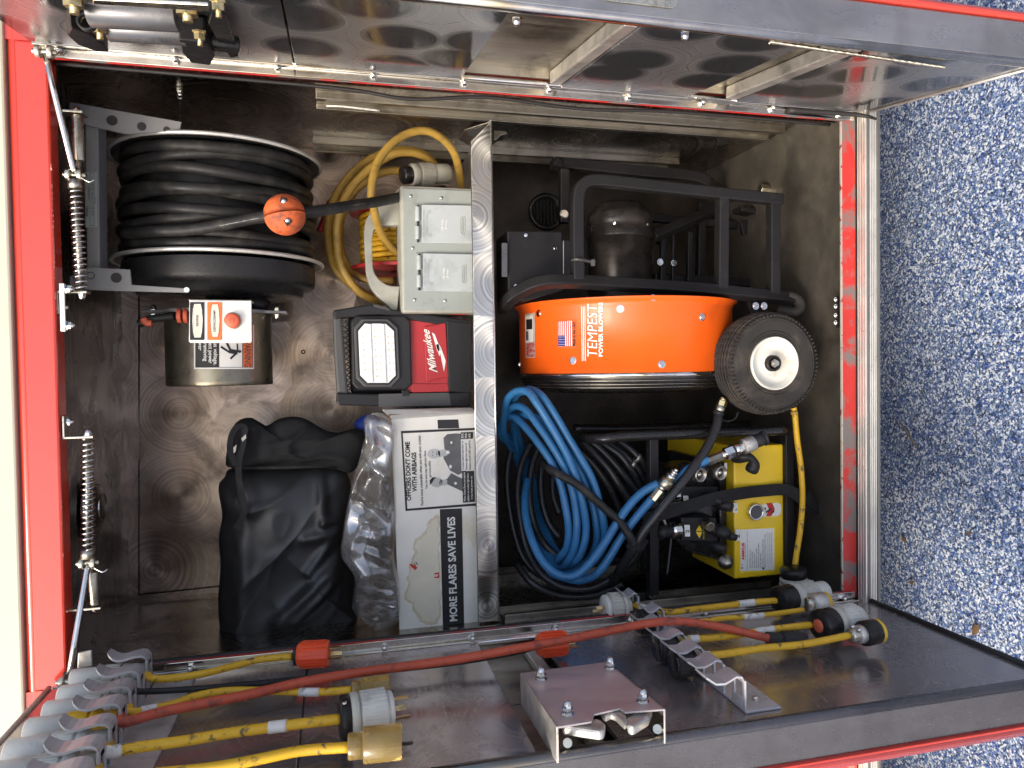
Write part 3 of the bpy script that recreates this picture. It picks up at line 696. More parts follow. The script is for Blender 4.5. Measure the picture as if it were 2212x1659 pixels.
for s in (-1, 1):
    g = G(); vs = []; n, m = 32, 12
    upv = tl.cross(V((0, -1, 0))).normalized()*s
    f2 = tl.cross(upv)
    for i in range(m+1):
        a = math.pi/2*i/m
        for j in range(n):
            b_ = 2*math.pi*j/n
            d = upv*math.sin(a)*.97+(tl*math.cos(b_)+f2*math.sin(b_))*math.cos(a); vs.append(bc+d*br+upv*.0016)
    g.add(vs, [(i*n+j, i*n+(j+1) % n, (i+1)*n+(j+1) % n, (i+1)*n+j) for i in range(m) for j in range(n)], True); g.f.append(tuple(range(n))); g.sm.append(False)
    o = mesh('ball_half', g, 'orange_ball', ball)
    h = bc+upv*.018+V((0, -.0335, 0))+tl*.004
    mesh('bolt_recess', G().slab([h+tl*a_+upv*b_+V((0, -.0012, 0)) for a_, b_ in ((-.011, -.009), (.006, -.011), (.007, .004), (-.003, .010))] , (0, .006, 0)), 'print_black', o)
    mesh('bolt_head', G().lathe(h+V((0, .0005, 0)), (-.15, -1, 0), [(0, .0055), (.004, .005), (.0055, .003), (.0055, 0)], 12), 'chrome', o)

# ---- rewind motor housing with warning label
MY, MR = .30, .107
mz = P(475, 760, Y=MY).z
mx1, mx0 = P(475, 672, Y=MY-MR).x, P(475, 834, Y=MY-MR).x
motor = thing('rewind_motor', 'olive grey cylindrical motor housing with an upside down warning sticker', 'motor', (mx0, MY, mz-MR))
g = G(); g.lathe((mx0, MY, mz), XP, [(.0, .0), (0, MR-.002), (.002, MR), (.01, MR), (mx1-mx0, MR)], 64); mesh('housing', g, 'motor_grey', motor)
g = G(); g.lathe((mx1, MY, mz), XP, [(0, MR+.002), (0, MR+.008), (.006, MR+.008), (.006, 0)], 64, False); o = mesh('end_flange', g, 'grey_paint', motor)
for s in (-1, 1):
    g = G(); g.slab([(mx1+.001, MY-.06, mz+s*(MR-.01)), (mx1+.001, MY-.04, mz+s*(MR+.035)), (mx1+.001, MY+.02, mz+s*(MR+.035)), (mx1+.001, MY+.04, mz+s*(MR-.01))], (.005, 0, 0)); e = mesh('mounting_ear', g, 'grey_paint', motor, .001)
    inst('lock_nut', nut_me, 'chrome', e, (mx1-.001, MY-.035, mz+s*(MR+.014)), (-1, 0, 0)); inst('lock_nut', nut_me, 'chrome', e, (mx1+.007, MY-.035, mz+s*(MR+.014)), (1, 0, 0))
g = G(); g.cyl(P(560, 640, Y=.28), P(545, 672, Y=.28), .028, 24); mesh('conduit_elbow', g, 'frame_black', motor)
for u, y in ((388, .2), (402, .2)): g = G(); c_ = P(u, 682, Y=y); g.cyl(c_-ZP*.004, c_+ZP*.004, .015, 18); mesh('wire_ferrule', g, 'button_red', motor, .001)
g = G(); g.tube([P(u, v, Y=.21) for u, v in ((300, 700), (322, 690), (350, 686), (376, 683))], .008, 10); mesh('flexible_lead', g, 'cable_black', motor)
mesh('wire_ferrule', G().tube([P(u, v, Y=.2) for u, v in ((309, 688), (316, 697), (328, 698))], .007, 8), 'button_red', motor)
g = G(); g.bx(P(480, 645, Y=.3).x, P(480, 600, Y=.3).x, .26, .34, mz-.09, mz+.05); mesh('gearbox', g, 'frame_black', motor, .01)
def wrapM(eps):
    def f(q): return V((q.x, MY-math.sqrt(max(1e-6, (MR+eps)**2-(q.z-mz)**2)), q.z))
    return f
Yf = MY-MR
def curved(u0, v0, u1, v1, Y, fn, eps, nz=24, nx=2):
    g = G(); vs = []
    for i in range(nz+1):
        for j in range(nx+1): vs.append(fn(eps)(P(u0+(u1-u0)*i/nz, v0+(v1-v0)*j/nx, Y=Y)))
    return g.add(vs, [(i*(nx+1)+j, i*(nx+1)+j+1, (i+1)*(nx+1)+j+1, (i+1)*(nx+1)+j) for i in range(nz) for j in range(nx)], True)
lab = mesh('warning_label', curved(418, 700, 545, 797, Yf, wrapM, .0006), 'orange_print' if 0 else 'print_white', motor)
mesh('black_panel', curved(421, 700, 473.5, 794, Yf, wrapM, .001), 'print_black', lab)
mesh('orange_panel', curved(523, 700, 542, 793, Yf, wrapM, .001), 'orange_print', lab)
wm = wrapM(.0014)
g = G(); U_ = lambda s_, u, v0, v1, h, b=0.0: text(g, s_, P(u, v0, Y=Yf), P(u, v1, Y=Yf), -ZP, h*px(Yf, mz), b, wrap=wm)
U_('WARNING', 526.5, 731, 792, 11.5, .02)
for q in ((521.5, 700, 523, 794), (542, 700, 543, 794), (421, 793, 543, 794)): mesh('label_line', curved(*q, Yf, wrapM, .0015, 6, 1), 'print_black', lab)
mesh('lettering', g, 'dark_text', lab)
g = G(); U_('Hazardous voltage.', 462, 700, 789, 8, .012); U_('Disconnect power', 451, 706, 785, 8, .012); U_('before removing', 440, 712, 780, 8, .012); U_('cover', 428.5, 728, 757, 8, .012)
mesh('lettering', g, 'print_white', lab)
g = G()
def bar(g, a, b, w_, Y, fn=None, lift=-.0012):
    a, b = V(a), V(b); pa, pb = P(*a, Y=Y), P(*b, Y=Y); d = (pb-pa); n_ = V((-d.z, 0, d.x)).normalized()*w_/2; vs = []
    for i in range(5):
        q = pa+d*i/4; vs += [q+n_, q-n_]
    vs = [fn(q) if fn else q+V((0, lift, 0)) for q in vs]
    g.add(vs, [(2*i, 2*i+1, 2*i+3, 2*i+2) for i in range(4)])
for a, b, w_ in (((477, 749), (494, 760), .004), ((488, 738), (498, 758), .004), ((494, 758), (512, 761), .009), ((511, 742), (512, 760), .0025), ((511, 761), (497, 775), .004)): bar(g, a, b, w_, Yf, wm)
c_ = P(516, 759, Y=Yf); g.add([wm(c_+V((math.cos(t_)*.003, 0, math.sin(t_)*.003))) for t_ in [2*math.pi*i/16 for i in range(16)]], [tuple(range(16))])
mesh('pictogram', g, 'print_black', lab)

# ---- switch plate in front of the motor
CY = .10
cp = thing('switch_plate', 'bare aluminium switch plate marked REWIND with an orange tag and red push button', 'control panel', P(475, 741, Y=CY))
g = G(); g.slab([P(u, v, Y=CY) for u, v in ((409, 647), (543, 648.5), (544, 738), (541, 741), (412, 740.5), (408, 737))], (0, .002, 0)); mesh('plate', g, 'alu_plate', cp, .0006)
a, b = P(408, 647, Y=CY), P(543, 648.5, Y=CY)
g = G(); g.slab([a, b, b+V((0, .05, 0)), a+V((0, .05, 0))], (-.002, 0, 0)); mesh('folded_flange', g, 'alu_plate', cp, .0006)
g = G(); g.bx(a.x-.001, a.x-.01, CY+.045, .20, b.z+.02, a.z-.02); mesh('stand_off', g, 'frame_black', cp, .001)
for (u0, u1, fr, s_, tv0, tv1, un) in ((410.5, 441, 'plastic_black', 'REWIND', 704.5, 680, 428.5), (448, 478.5, 'orange_print', '120VAC/30AMP', 716.5, 670, 465.5)):
    g = G(); g.slab(rectY(u0, 653, u1, 734.5, CY-.0005), (0, -.002, 0)); o = mesh('name_tag', g, fr, cp, .0005)
    g = G(); um = (u0+u1)/2+1; hw = 10.5
    pts = [(um-hw*.62, 657), (um+hw*.62, 657), (um+hw*.85, 668), (um+hw, 692), (um+hw*.85, 717), (um+hw*.6, 728.5), (um-hw*.6, 728.5), (um-hw*.85, 717), (um-hw, 692), (um-hw*.85, 668)]
    ring = [P(u, v, Y=CY-.0028) for u, v in pts]; g.slab(ring, (0, .0005, 0)); mesh('tag_face', g, 'beige_print', o)
    mesh('tag_bead', G().tube(ring, .0007, 6, closed=True, k=1), 'tape_white' if fr != 'orange_print' else 'button_red', o)
    g = G(); text(g, s_, P(un, tv0, Y=CY-.0029), P(un, tv1, Y=CY-.0029), ZP, 4.6*px(CY, 1.7), .02, lift=(0, -.0004, 0)); mesh('lettering', g, 'dark_text', o)
bc_ = P(503, 693, Y=CY)
g = G(); g.lathe(bc_, (0, -1, 0), [(0, .0145), (.009, .0145), (.0115, .0135), (.0135, .010), (.0142, 0)], 32); bt = mesh('push_button', g, 'button_red', cp)
g = G(); g.lathe(bc_+V((0, -.0139, 0)), (0, -1, 0), [(0, .0052), (.0005, .005), (.0005, .0044), (0, .0043)], 24); g.lathe(bc_+V((0, -.0141, 0)), (0, -1, 0), [(0, .0026), (.0004, .0025), (.0004, .002), (0, .0019)], 20); mesh('button_emblem', g, 'orange_ball', bt)
g = G(); g.lathe(bc_, (0, -1, 0), [(0, .0162), (.002, .016), (.002, .0146)], 32); mesh('button_collar', g, 'zinc', cp)

# ================================================================== shelf tray
SZ = 1.205
sh = thing('shelf', 'engine turned aluminium shelf tray with a folded front lip', 'shelf', (0, .38, SZ))
g = G(); g.bx(-.568, .54, .2, .58, SZ, SZ+.003); mesh('tray_bottom', g, 'cast_alu', sh)
g = G(); g.slab([(.538, .2, SZ-.002), (.49, .2, 1.2505), (-.568, .2, 1.2505), (-.568, .2, SZ-.002)], (0, .003, 0)); mesh('front_lip', g, 'shelf_alu', sh, .0008)
g = G(); g.tube([(.489, .2015, 1.2505), (-.568, .2015, 1.2505)], .0016, 6, k=1); g.tube([(.537, .2015, SZ), (-.568, .2015, SZ)], .0022, 6, k=1); mesh('lip_edge', g, 'chrome', sh)
g = G(); g.slab([(.539, .204, SZ), (.539, .27, 1.252), (.539, .34, 1.252), (.539, .40, SZ)], (-.0025, 0, 0)); mesh('side_flange', g, 'shelf_alu', sh, .0006)
g = G(); g.slab([(.50, .21, SZ+.002), (.535, .212, SZ+.002), (.535, .28, 1.246), (.51, .25, 1.225)], (0, .002, 0)); mesh('brush_strip', g, 'strap', sh)
g = G(); g.slab([P(u, v, Y=.23) for u, v in ((1067, 282), (1093, 283), (1096, 288), (1082, 292), (1073, 301), (1067, 303))], (0, .05, 0)); mesh('shelf_bracket', g, 'track_alu', sh, .001)

# ================================================================== outlet box
BY = .262
jx0, jx1 = P(940, 676, Y=BY).x, P(940, 403, Y=BY).x; jt = P(866, 540, Y=BY).z
jb = thing('outlet_box', 'cast grey portable outlet box with a loop handle and two flip covers', 'outlet box', ((jx0+jx1)/2, BY+.07, 1.21))
g = G(); g.bx(jx0, jx1, BY, BY+.125, 1.2095, jt); mesh('body', g, 'cast_box', jb, .006)
g = G(); g.slab([P(u, v, Y=BY-.001) for u, v in ((871, 407), (1030, 413), (1030, 672), (873, 670))], (0, -.002, 0)); fp = mesh('face_plate', g, 'grey_plate', jb, .001)
ho = smooth_path([P(.2669*x+702, .2669*y+259, Y=BY+.045) for x, y in ((606, 540), (560, 600), (530, 640), (460, 665), (395, 712), (348, 780), (322, 850), (318, 950), (325, 1100), (337, 1250), (372, 1350), (430, 1430), (510, 1505), (580, 1590))], 4)
hi = smooth_path([P(.2669*x+702, .2669*y+259, Y=BY+.045) for x, y in ((604, 848), (545, 850), (500, 852), (450, 860), (402, 886), (386, 930), (383, 1000), (384, 1090), (388, 1180), (402, 1240), (438, 1290), (490, 1328), (550, 1345), (606, 1346))], 4)
g = G(); n = len(ho); dv = V((0, .032, 0)); vs = []
for i in range(n): vs += [ho[i], hi[i], hi[i]+dv, ho[i]+dv]
fs = [(4*i+a, 4*i+(a+1) % 4, 4*i+4+(a+1) % 4, 4*i+4+a) for i in range(n-1) for a in range(4)]+[(3, 2, 1, 0), (4*n-4, 4*n-3, 4*n-2, 4*n-1)]
g.add(vs, fs, False); mesh('handle', g, 'cast_box', jb, .006)
for i, (u, v) in enumerate(((887, 424), (953, 428), (891, 536), (895, 648), (961, 650))): inst('screw_head', nut_me, 'chrome', fp, P(u, v, Y=BY-.0025), (0, -1, 0)).scale = (.62, .62, .3)
for (v0, v1, du) in ((442, 526, 0), (547, 630, 3)):
    g = G(); g.slab([P(u, v, Y=BY-.003) for u, v in ((895+du, v0), (1030, v0+3), (1030, v1+2), (895+du, v1))], (0, -.0035, 0)); mesh('cover_frame', g, 'grey_plate', jb, .001)
    g = G(); g.slab([P(u, v, Y=BY-.0066) for u, v in ((911+du, v0+.6), (1030, v0+3), (1030, v1+1), (911+du, v1-.5))], (0, -.005, 0)); o = mesh('flip_cover', g, 'outlet_cover', jb, .001)
    for a_, b_ in ((v0+5, v0+36), (v0+47, v1-9)):
        g = G(); g.cyl(P(902+du, a_, Y=BY-.009), P(902+du, b_, Y=BY-.009), .0052, 12); mesh('hinge_barrel', g, 'outlet_cover', o, .0005)
    g = G(); g.cyl(P(903+du, v0+2, Y=BY-.009), P(903+du, v1-3, Y=BY-.009), .0025, 8); mesh('hinge_pin', g, 'print_black', o)
    Y_ = BY-.0117; L = lambda s_, u, a_, b_, h, bo=0: text(g, s_, P(u+du, a_, Y=Y_), P(u+du, b_, Y=Y_), ZP, h*px(.25, 1.3), bo)
    g = G(); L('125 Volts', 957.5, v0+56, v0+32, 4.5, .02); mesh('lettering', g, 'pale_text', o)
    g = G(); L('20 Amps', 965.5, v0+54, v0+34, 4.5, .02); mesh('lettering', g, 'pale_text', o)
    g = G(); L('WET LOCATION WHEN', 917.5, v0+70, v0+11, 4.6); L('COVER CLOSED', 924, v0+66, v0+20, 4.6); L('Pass&Seymour', 1001.5, v0+62, v0+28, 5, .02)
    for uu, vv in ((927, v0+16), (929, v0+66)):
        c_ = P(uu+du, vv, Y=Y_-.0003); g.lathe(c_, (0, -1, 0), [(0, .0036), (.0004, .0036), (.0004, .0028), (0, .0028)], 16, False)
    rr = [P(u+du, v, Y=Y_-.0004) for u, v in ((996, v0+27), (1003, v0+25), (1004.5, v0+30), (1004.5, v0+60), (1003, v0+65), (996, v0+63), (995, v0+58), (995, v0+30))]; g.tube(rr, .0005, 5, closed=True, k=1)
    mesh('embossing', g, 'grey_plate', o)
# small red sticker on the side of the box
g = G(); g.slab([(jx0-.0005, BY+.03, 1.285), (jx0-.0005, BY+.075, 1.285), (jx0-.0005, BY+.075, 1.25), (jx0-.0005, BY+.03, 1.25)], (-.0006, 0, 0)); mesh('side_sticker', g, 'red_print', jb)

# ---- thick old yellow cord and its connector
oc = thing('yellow_power_cord', 'thick old yellow power cord looped behind the outlet box with a grey connector', 'power cord', (.3, .4, 1.21))
ce = lambda pts: [P(.2669*x+702, .2669*y+259, Y=Y_) for x, y, Y_ in pts]
loops = [[(1110, 640, .42), (1100, 540, .40), (1082, 400, .37), (1045, 270, .34), (965, 165, .31), (860, 100, .29), (750, 90, .28), (630, 130, .27), (520, 215, .26), (430, 335, .25), (388, 470, .24), (375, 610, .24), (398, 730, .25), (430, 860, .3), (470, 950, .33), (540, 1040, .36), (640, 1120, .4)],
  [(900, 400, .42), (860, 345, .40), (790, 290, .38), (680, 262, .37), (560, 275, .36), (440, 340, .36), (310, 440, .36), (205, 560, .36), (130, 700, .36), (95, 860, .37), (95, 1000, .38), (115, 1140, .39), (190, 1290, .40), (290, 1400, .41), (420, 1460, .42), (560, 1480, .43)],
  [(900, 370, .45), (800, 280, .44), (660, 243, .43), (500, 262, .42), (320, 345, .42), (160, 500, .42), (65, 660, .42), (25, 820, .42), (22, 960, .42), (50, 1130, .43), (110, 1240, .43), (230, 1350, .44), (380, 1440, .45)],
  [(700, 432, .44), (560, 410, .44), (430, 440, .44), (330, 500, .44), (240, 580, .45), (170, 700, .46), (120, 850, .47), (130, 1060, .47), (200, 1210, .47), (330, 1290, .46), (560, 1300, .45)]]
for i, l in enumerate(loops): mesh('cord_loop', G().tube(ce(l), .0092 if i == 0 else .0096, 12), 'yellow_old', oc)
def plug(parent, a, b, segs, n=32, ribs=None):
    """segs: list of (from, to, radius, material, name) along a->b"""
    a, b = V(a), V(b); L = (b-a); out = []
    for f0, f1, r, m_, nm in segs:
        g = G(); p, q = a+L*f0, a+L*f1; ax = L.normalized(); l = (q-p).length; e = min(r*.14, l*.2)
        prof = [(0, 0), (0, r-e), (e, r), (l-e, r), (l, r-e), (l, 0)]
        g.lathe(p, ax, prof, n, nm != 'ribbed_grip')
        o = mesh(nm, g, m_, parent)
        if nm == 'ribbed_grip':
            aa, u_, w_ = frame_z(ax); k = 26
            g = G()
            for j in range(k):
                t_ = 2*math.pi*j/k; d = u_*math.cos(t_)+w_*math.sin(t_); tn = -u_*math.sin(t_)+w_*math.cos(t_)
                c_ = p+ax*l/2+d*r; g.slab([c_-ax*l*.42-tn*r*.05, c_+ax*l*.42-tn*r*.05, c_+ax*l*.42+tn*r*.05, c_-ax*l*.42+tn*r*.05], d*r*.05)
            rb = mesh('grip_ribs', g, m_, o); rb['kind'] = 'stuff'
        out.append(o)
    return out
a, b = P(868, 378, Y=.36), P(968, 375, Y=.40)
pc = thing('cord_connector', 'grey ribbed twist lock connector with black cap lying above the outlet box', 'connector', (a+b)/2)
plug(pc, a, b, ((0, .22, .021, 'gloss_black', 'cap'), (.18, .34, .026, 'plug_grey', 'collar'), (.34, .66, .0255, 'plug_grey', 'ribbed_grip'), (.66, 1.0, .0235, 'plug_grey', 'nose')))

# ---- small red hand reel with yellow cord
sr = thing('hand_reel', 'small red hand reel wound with thin bright yellow cord behind the outlet box', 'cord reel', (.2, .46, 1.21))
hx1, hx0 = P(830, 455, Y=.4).x, P(830, 566, Y=.4).x; hz, hy, hR = P(862, 500, Y=.44).z, .47, .088
n_ = 10
for i in range(n_):
    x = hx0+(hx1-hx0)*(i+.5)/n_; r_ = hR+rnd.uniform(-.003, .003)
    pts = [V((x+.002*math.sin(a_*2+i), hy+math.cos(a_)*r_, hz+math.sin(a_)*r_)) for a_ in [2*math.pi*k/40 for k in range(40)]]
    mesh('cord_turn', G().tube(pts, .0064, 8, closed=True, k=1), 'yellow_cord', sr)
for x, r_ in ((hx0-.008, .118), (hx1+.008, .118)):
    g = G(); g.lathe((x, hy, hz), XP, [(-.004, .02), (-.004, r_), (.004, r_), (.004, .02)], 48, False); mesh('side_flange', g, 'plastic_red', sr, .0008)
g = G(); g.lathe((hx0, hy, hz), XP, [(0, hR-.008), (hx1-hx0, hR-.008)], 32); mesh('core', g, 'plastic_red', sr)
mesh('carry_handle', G().tube([P(u, v, Y=.46) for u, v in ((735, 420), (712, 440), (702, 470), (690, 500))], .008, 10), 'plastic_red', sr)

# ================================================================== work light
WL = .30
wl = thing('work_light', 'red and black portable work light with an octagonal lamp panel standing on the shelf', 'work light', P(1000, 768, Y=WL+.05))
def sl(uvs, Y, d): return G().slab([P(u, v, Y=Y) for u, v in uvs], (0, d, 0))
def fr_poly(name, uvs, Y, d, mat, bev=.002, parent=None): return mesh(name, sl(uvs, Y, d), mat, parent or wl, bev)
fr_poly('side_bar', ((719, 670), (800, 657), (848, 668), (1015, 692), (1015, 712), (880, 690), (820, 680), (742, 686), (722, 690)), WL-.01, .05, 'plastic_black', .004)
fr_poly('side_bar', ((727, 848), (760, 850), (870, 852), (1015, 846), (1016, 879), (900, 880), (732, 876), (726, 868)), WL-.01, .05, 'plastic_black', .004)
fr_poly('carry_handle', ((718, 671), (738, 676), (752, 850), (756, 874), (729, 874), (721, 760)), WL-.004, .03, 'plastic_char', .006)
g = G()
for i in range(14):
    v = 690+i*11.5
    for s in (-1, 1):
        a, b = P(737+i*.4, v+(0 if s > 0 else 10), Y=WL-.001), P(752+i*.4, v+(10 if s > 0 else 0), Y=WL-.001); g.tube([a, b], .0014, 5, k=1)
mesh('handle_lattice', g, 'plastic_black', wl)
fr_poly('grey_side_patch', ((807, 657.5), (843, 668), (843, 671), (807, 662)), WL-.0115, .001, 'plastic_char', .0003)
fr_poly('grey_side_patch', ((818, 851), (970, 848), (975, 876), (818, 879)), WL-.0115, .001, 'plastic_char', .0003)
fr_poly('rear_housing', ((752, 684), (1015, 700), (1016, 850), (758, 852)), WL+.02, .07, 'plastic_black', .008)
oct_ = lambda u0, v0, u1, v1, c, sk=0: ((u0+c, v0), (u1-c, v0), (u1+sk*.3, v0+c), (u1+sk, v1-c), (u1-c+sk, v1), (u0+c+sk, v1), (u0+sk, v1-c), (u0+sk*.3, v0+c))
fr_poly('lamp_head', oct_(757, 682, 886, 842, 12, 4), WL-.018, .04, 'plastic_black', .004)
hd = fr_poly('lamp_bezel', oct_(762, 689, 857, 836, 19, 7), WL-.026, .009, 'plastic_char', .002)
fr_poly('bezel_lip', oct_(768, 694, 852, 831, 18, 6), WL-.0275, .002, 'plastic_black', .0006, hd)
lp_ = fr_poly('lamp_panel', oct_(772, 699, 849, 827, 16, 6), WL-.0290, .0018, 'led_panel', .0004)
for u in (797, 826): fr_poly('panel_ridge', ((u-4, 700), (u+4, 700), (u+9, 826), (u+1, 826)), WL-.032, .003, 'print_white', .0006, lp_)
led = G().box((0, 0, 0), (.0042, .0036, .0012)).data('led')
led2 = G().box((0, 0, 0), (.0020, .0018, .0016)).data('led')
for ci, cu in enumerate((783, 792, 808, 818, 836.5, 846)):
    for ri in range(8):
        if ri in (0, 7) and ci in (0, 5): continue
        v = 714+ri*14.2; u = cu+(v-714)*.055
        o = inst('led_base', led, 'print_white', lp_, P(u, v, Y=WL-.0295), (0, -1, 0)); o = inst('led', led2, 'led', lp_, P(u, v, Y=WL-.0300), (0, -1, 0))
rp = fr_poly('red_body', ((868, 690), (935, 692), (967, 694), (970, 846), (889, 848), (868, 842)), WL-.006, .03, 'plastic_red', .003)
fr_poly('red_name_face', ((916, 706), (963, 697), (969, 815), (950, 818), (920, 826)), WL-.011, .006, 'plastic_red', .002)
fr_poly('red_lower_flank', ((889, 829), (968, 829), (970, 846), (891, 848)), WL-.0085, .003, 'plastic_red', .001)
fr_poly('black_foot', ((964, 692), (1018, 697), (1018, 848), (969, 846)), WL-.012, .05, 'plastic_black', .003)
fr_poly('blue_knob' if 0 else 'hinge_ear', ((868, 842), (884, 842), (886, 856), (868, 856)), WL-.012, .02, 'plastic_black', .002)
g = G(); text(g, 'Milwaukee', P(944.5, 804, Y=WL-.0115), P(927, 714, Y=WL-.0115), ZP+XP*.15, 17*px(WL, 1.3), .018, slant=.25)
for pts in (((959, 803), (949, 754), (953, 752), (963, 780)), ((949, 770), (942, 745), (947, 742), (953, 752)), ((945, 760), (933, 718), (939, 722), (952, 756))):
    patch(g, [P(u, v, Y=WL-.0119) for u, v in pts], (0, 0, 0))
mesh('lettering', g, 'print_white', rp)

# ================================================================== soft things
def pillow(name, mat, parent, uvs, Y, depth, folds, rings=22, seed=0, k=5, back=True, prof=.6, cen=None):
    out = smooth_path([P(u, v, Y=Y) for u, v in uvs], k, True)
    c = sum(out, V((0, 0, 0)))/len(out) if cen is None else P(*cen, Y=Y)
    n = len(out); vs = []
    def depthf(f, q):
        prf = (1-f**2.6)**prof
        return -depth*prf*(1+folds(q, f)) + .012*noise.noise(q*9+V((seed, 0, 0)))*prf
    for i in range(rings+1):
        f = i/rings
        for j in range(n):
            q = c+(out[j]-c)*f
            vs.append(q+V((0, depthf(f, q), 0)))
    g = G(); g.add(vs, [(i*n+j, i*n+(j+1) % n, (i+1)*n+(j+1) % n, (i+1)*n+j) for i in range(rings) for j in range(n)], True)
    if back:
        vs = []
        for i in range(8):
            f = 1-i/7
            for j in range(n): vs.append(c+(out[j]-c)*f+V((0, depth*.7*(1-f*f)**.6, 0)))
        g.add(vs, [(i*n+j, i*n+(j+1) % n, (i+1)*n+(j+1) % n, (i+1)*n+j) for i in range(7) for j in range(n)], True)
    return mesh(name, g, mat, parent)
def ridge(q, sc_, seed, p=2.2):
    v = 1-abs(noise.noise(V((q.x*sc_[0]+seed, q.y, q.z*sc_[1]+seed*.7))))*2.2
    return max(0, v)**p
bag = thing('black_bag', 'large black coated fabric bag with web straps slumped on the shelf', 'bag', P(640, 1380, Y=.38))
crs = [((745, 1205), (602, 1342), .030, .016), ((742, 1238), (640, 1340), .020, .010), ((690, 1012), (700, 1130), .016, .012), ((700, 1130), (748, 1125), .014, .010), ((660, 1165), (735, 1150), .020, .014), ((735, 1150), (668, 1235), .018, .012), ((520, 1020), (545, 1090), .022, .02), ((530, 1110), (520, 1400), .012, .02), ((600, 1060), (590, 1200), .010, .03), ((560, 1400), (740, 1380), .012, .02)]
crs = [(P(*a, Y=.3), P(*b, Y=.3), h, w_) for a, b, h, w_ in crs]
def crease(q):
    s = 0
    for a, b, h, w_ in crs:
        ax, az, dx, dz = a.x, a.z, b.x-a.x, b.z-a.z
        t = ((q.x-ax)*dx+(q.z-az)*dz)/(dx*dx+dz*dz); tc = max(0, min(1, t))
        d = math.hypot(q.x-ax-dx*tc, q.z-az-dz*tc); s += h*math.exp(-(d/w_)**2)*(.55+.45*math.sin(math.pi*max(.12, min(.88, tc))))
    return s
def bf(q, f):
    r1 = Matrix.Rotation(R(38), 3, 'Y') @ q
    return crease(q)/.09*1.05+.10*ridge(r1, (12, 4), 3.1, 2.0)+.06*ridge(q, (9, 11), 9.3)-.12
pillow('bag_body', 'bag_cloth', bag, ((498, 1012), (560, 1003), (640, 1006), (700, 1002), (742, 1010), (760, 1060), (752, 1110), (742, 1190), (766, 1250), (772, 1320), (800, 1380), (700, 1430), (560, 1450), (474, 1430), (476, 1380), (471, 1300), (476, 1220), (473, 1160), (480, 1110), (472, 1052), (485, 1030)), .36, .072, bf, 70, 2, prof=.45, k=8)
def bf2(q, f): return .25*ridge(q, (14, 16), 5.5, 2)+.12*ridge(q, (26, 12), 2.2)-.15
pillow('bag_flap', 'bag_web', bag, ((497, 1010), (488, 990), (500, 930), (518, 907), (545, 903), (562, 918), (580, 918), (602, 905), (632, 900), (660, 905), (690, 922), (712, 932), (745, 935), (768, 925), (792, 940), (782, 990), (760, 1020), (735, 1016), (690, 1008), (640, 1012), (560, 1010)), .335, .045, bf2, 26, 7, prof=.5, cen=(640, 968))
pts = [P(u, v, Y=.268) for u, v in ((512, 1003), (499, 975), (502, 940), (515, 921), (530, 925), (527, 955), (517, 1000), (520, 1050), (530, 1100), (512, 1140))]
def ribbon(pts, w_, up=(0, -1, 0), th=.0015, k=6):
    p = smooth_path(pts, k); g = G(); vs = []
    for i, q in enumerate(p):
        t_ = (p[min(i+1, len(p)-1)]-p[max(i-1, 0)]).normalized(); s_ = t_.cross(V(up)).normalized()*w_/2; n_ = V(up).normalized()*th/2
        vs += [q+s_+n_, q-s_+n_, q-s_-n_, q+s_-n_]
    m = len(p)
    return g.add(vs, [(4*i+j, 4*i+(j+1) % 4, 4*i+4+(j+1) % 4, 4*i+4+j) for i in range(m-1) for j in range(4)]+[(3, 2, 1, 0), (4*m-4, 4*m-3, 4*m-2, 4*m-1)])
mesh('web_strap', ribbon([p_+V((0, -.012, 0)) for p_ in pts], .013, (.5, -1, .2)), 'bag_web', bag)
mesh('seam', ribbon([P(u, v, Y=y) for u, v, y in ((500, 1011, .35), (540, 1011, .30), (620, 1010, .272), (700, 1008, .28), (745, 1012, .33))], .006), 'bag_web', bag)
mesh('buckle', G().slab([P(u, v, Y=.245) for u, v in ((521, 947), (531, 938), (532, 946), (524, 954))], (0, .002, 0)), 'plug_grey', bag)
mesh('buckle', G().slab([P(u, v, Y=.245) for u, v in ((504, 967), (511, 960), (509, 975), (505, 979))], (0, .002, 0)), 'plug_grey', bag)
bl = thing('blue_cloth', 'piece of folded bright blue cloth tucked behind the clear plastic bag', 'cloth', P(790, 930, Y=.4))
pillow('cloth', 'blue_cloth', bl, ((765, 915), (790, 896), (815, 900), (830, 930), (815, 965), (788, 955), (775, 935)), .40, .02, lambda q, f: .2*ridge(q, (20, 20), 1), 8, 3)

# ---- flare box
FY = .225
fb = thing('flare_box', 'white corrugated carton of road flares with black printing, stained and lidless', 'box', P(1030, 1120, Y=FY+.1))
TLp, TRp, BRp, BLp = P(845, 906, Y=FY), P(1032, 892, Y=FY), P(1036, 1362, Y=FY), P(863, 1362, Y=FY)
x0, x1 = BLp.x, TLp.x; D_ = .22
g = G(); g.slab([TLp, TRp, BRp, BLp], (0, .004, 0)); ff = mesh('front_panel', g, 'box_card', fb, .0008)
TR2 = V((TRp.x, FY, 1.2095)); 
g = G(); g.slab([TLp+V((-.002, .004, -.006)), V((TLp.x-.002, FY+D_, TLp.z-.006)), V((TRp.x+.002, FY+D_, 1.2095)), V((TRp.x+.002, FY+.004, 1.2095))], (.004, 0, 0)); mesh('end_panel', g, 'box_card', fb, .0006)
g = G(); g.slab([BLp+V((0, .004, -.004)), V((BLp.x, FY+D_, BLp.z-.004)), V((BLp.x, FY+D_, 1.2095)), V((BLp.x, FY+.004, 1.2095))], (-.004, 0, 0)); mesh('end_panel', g, 'box_card', fb, .0006)
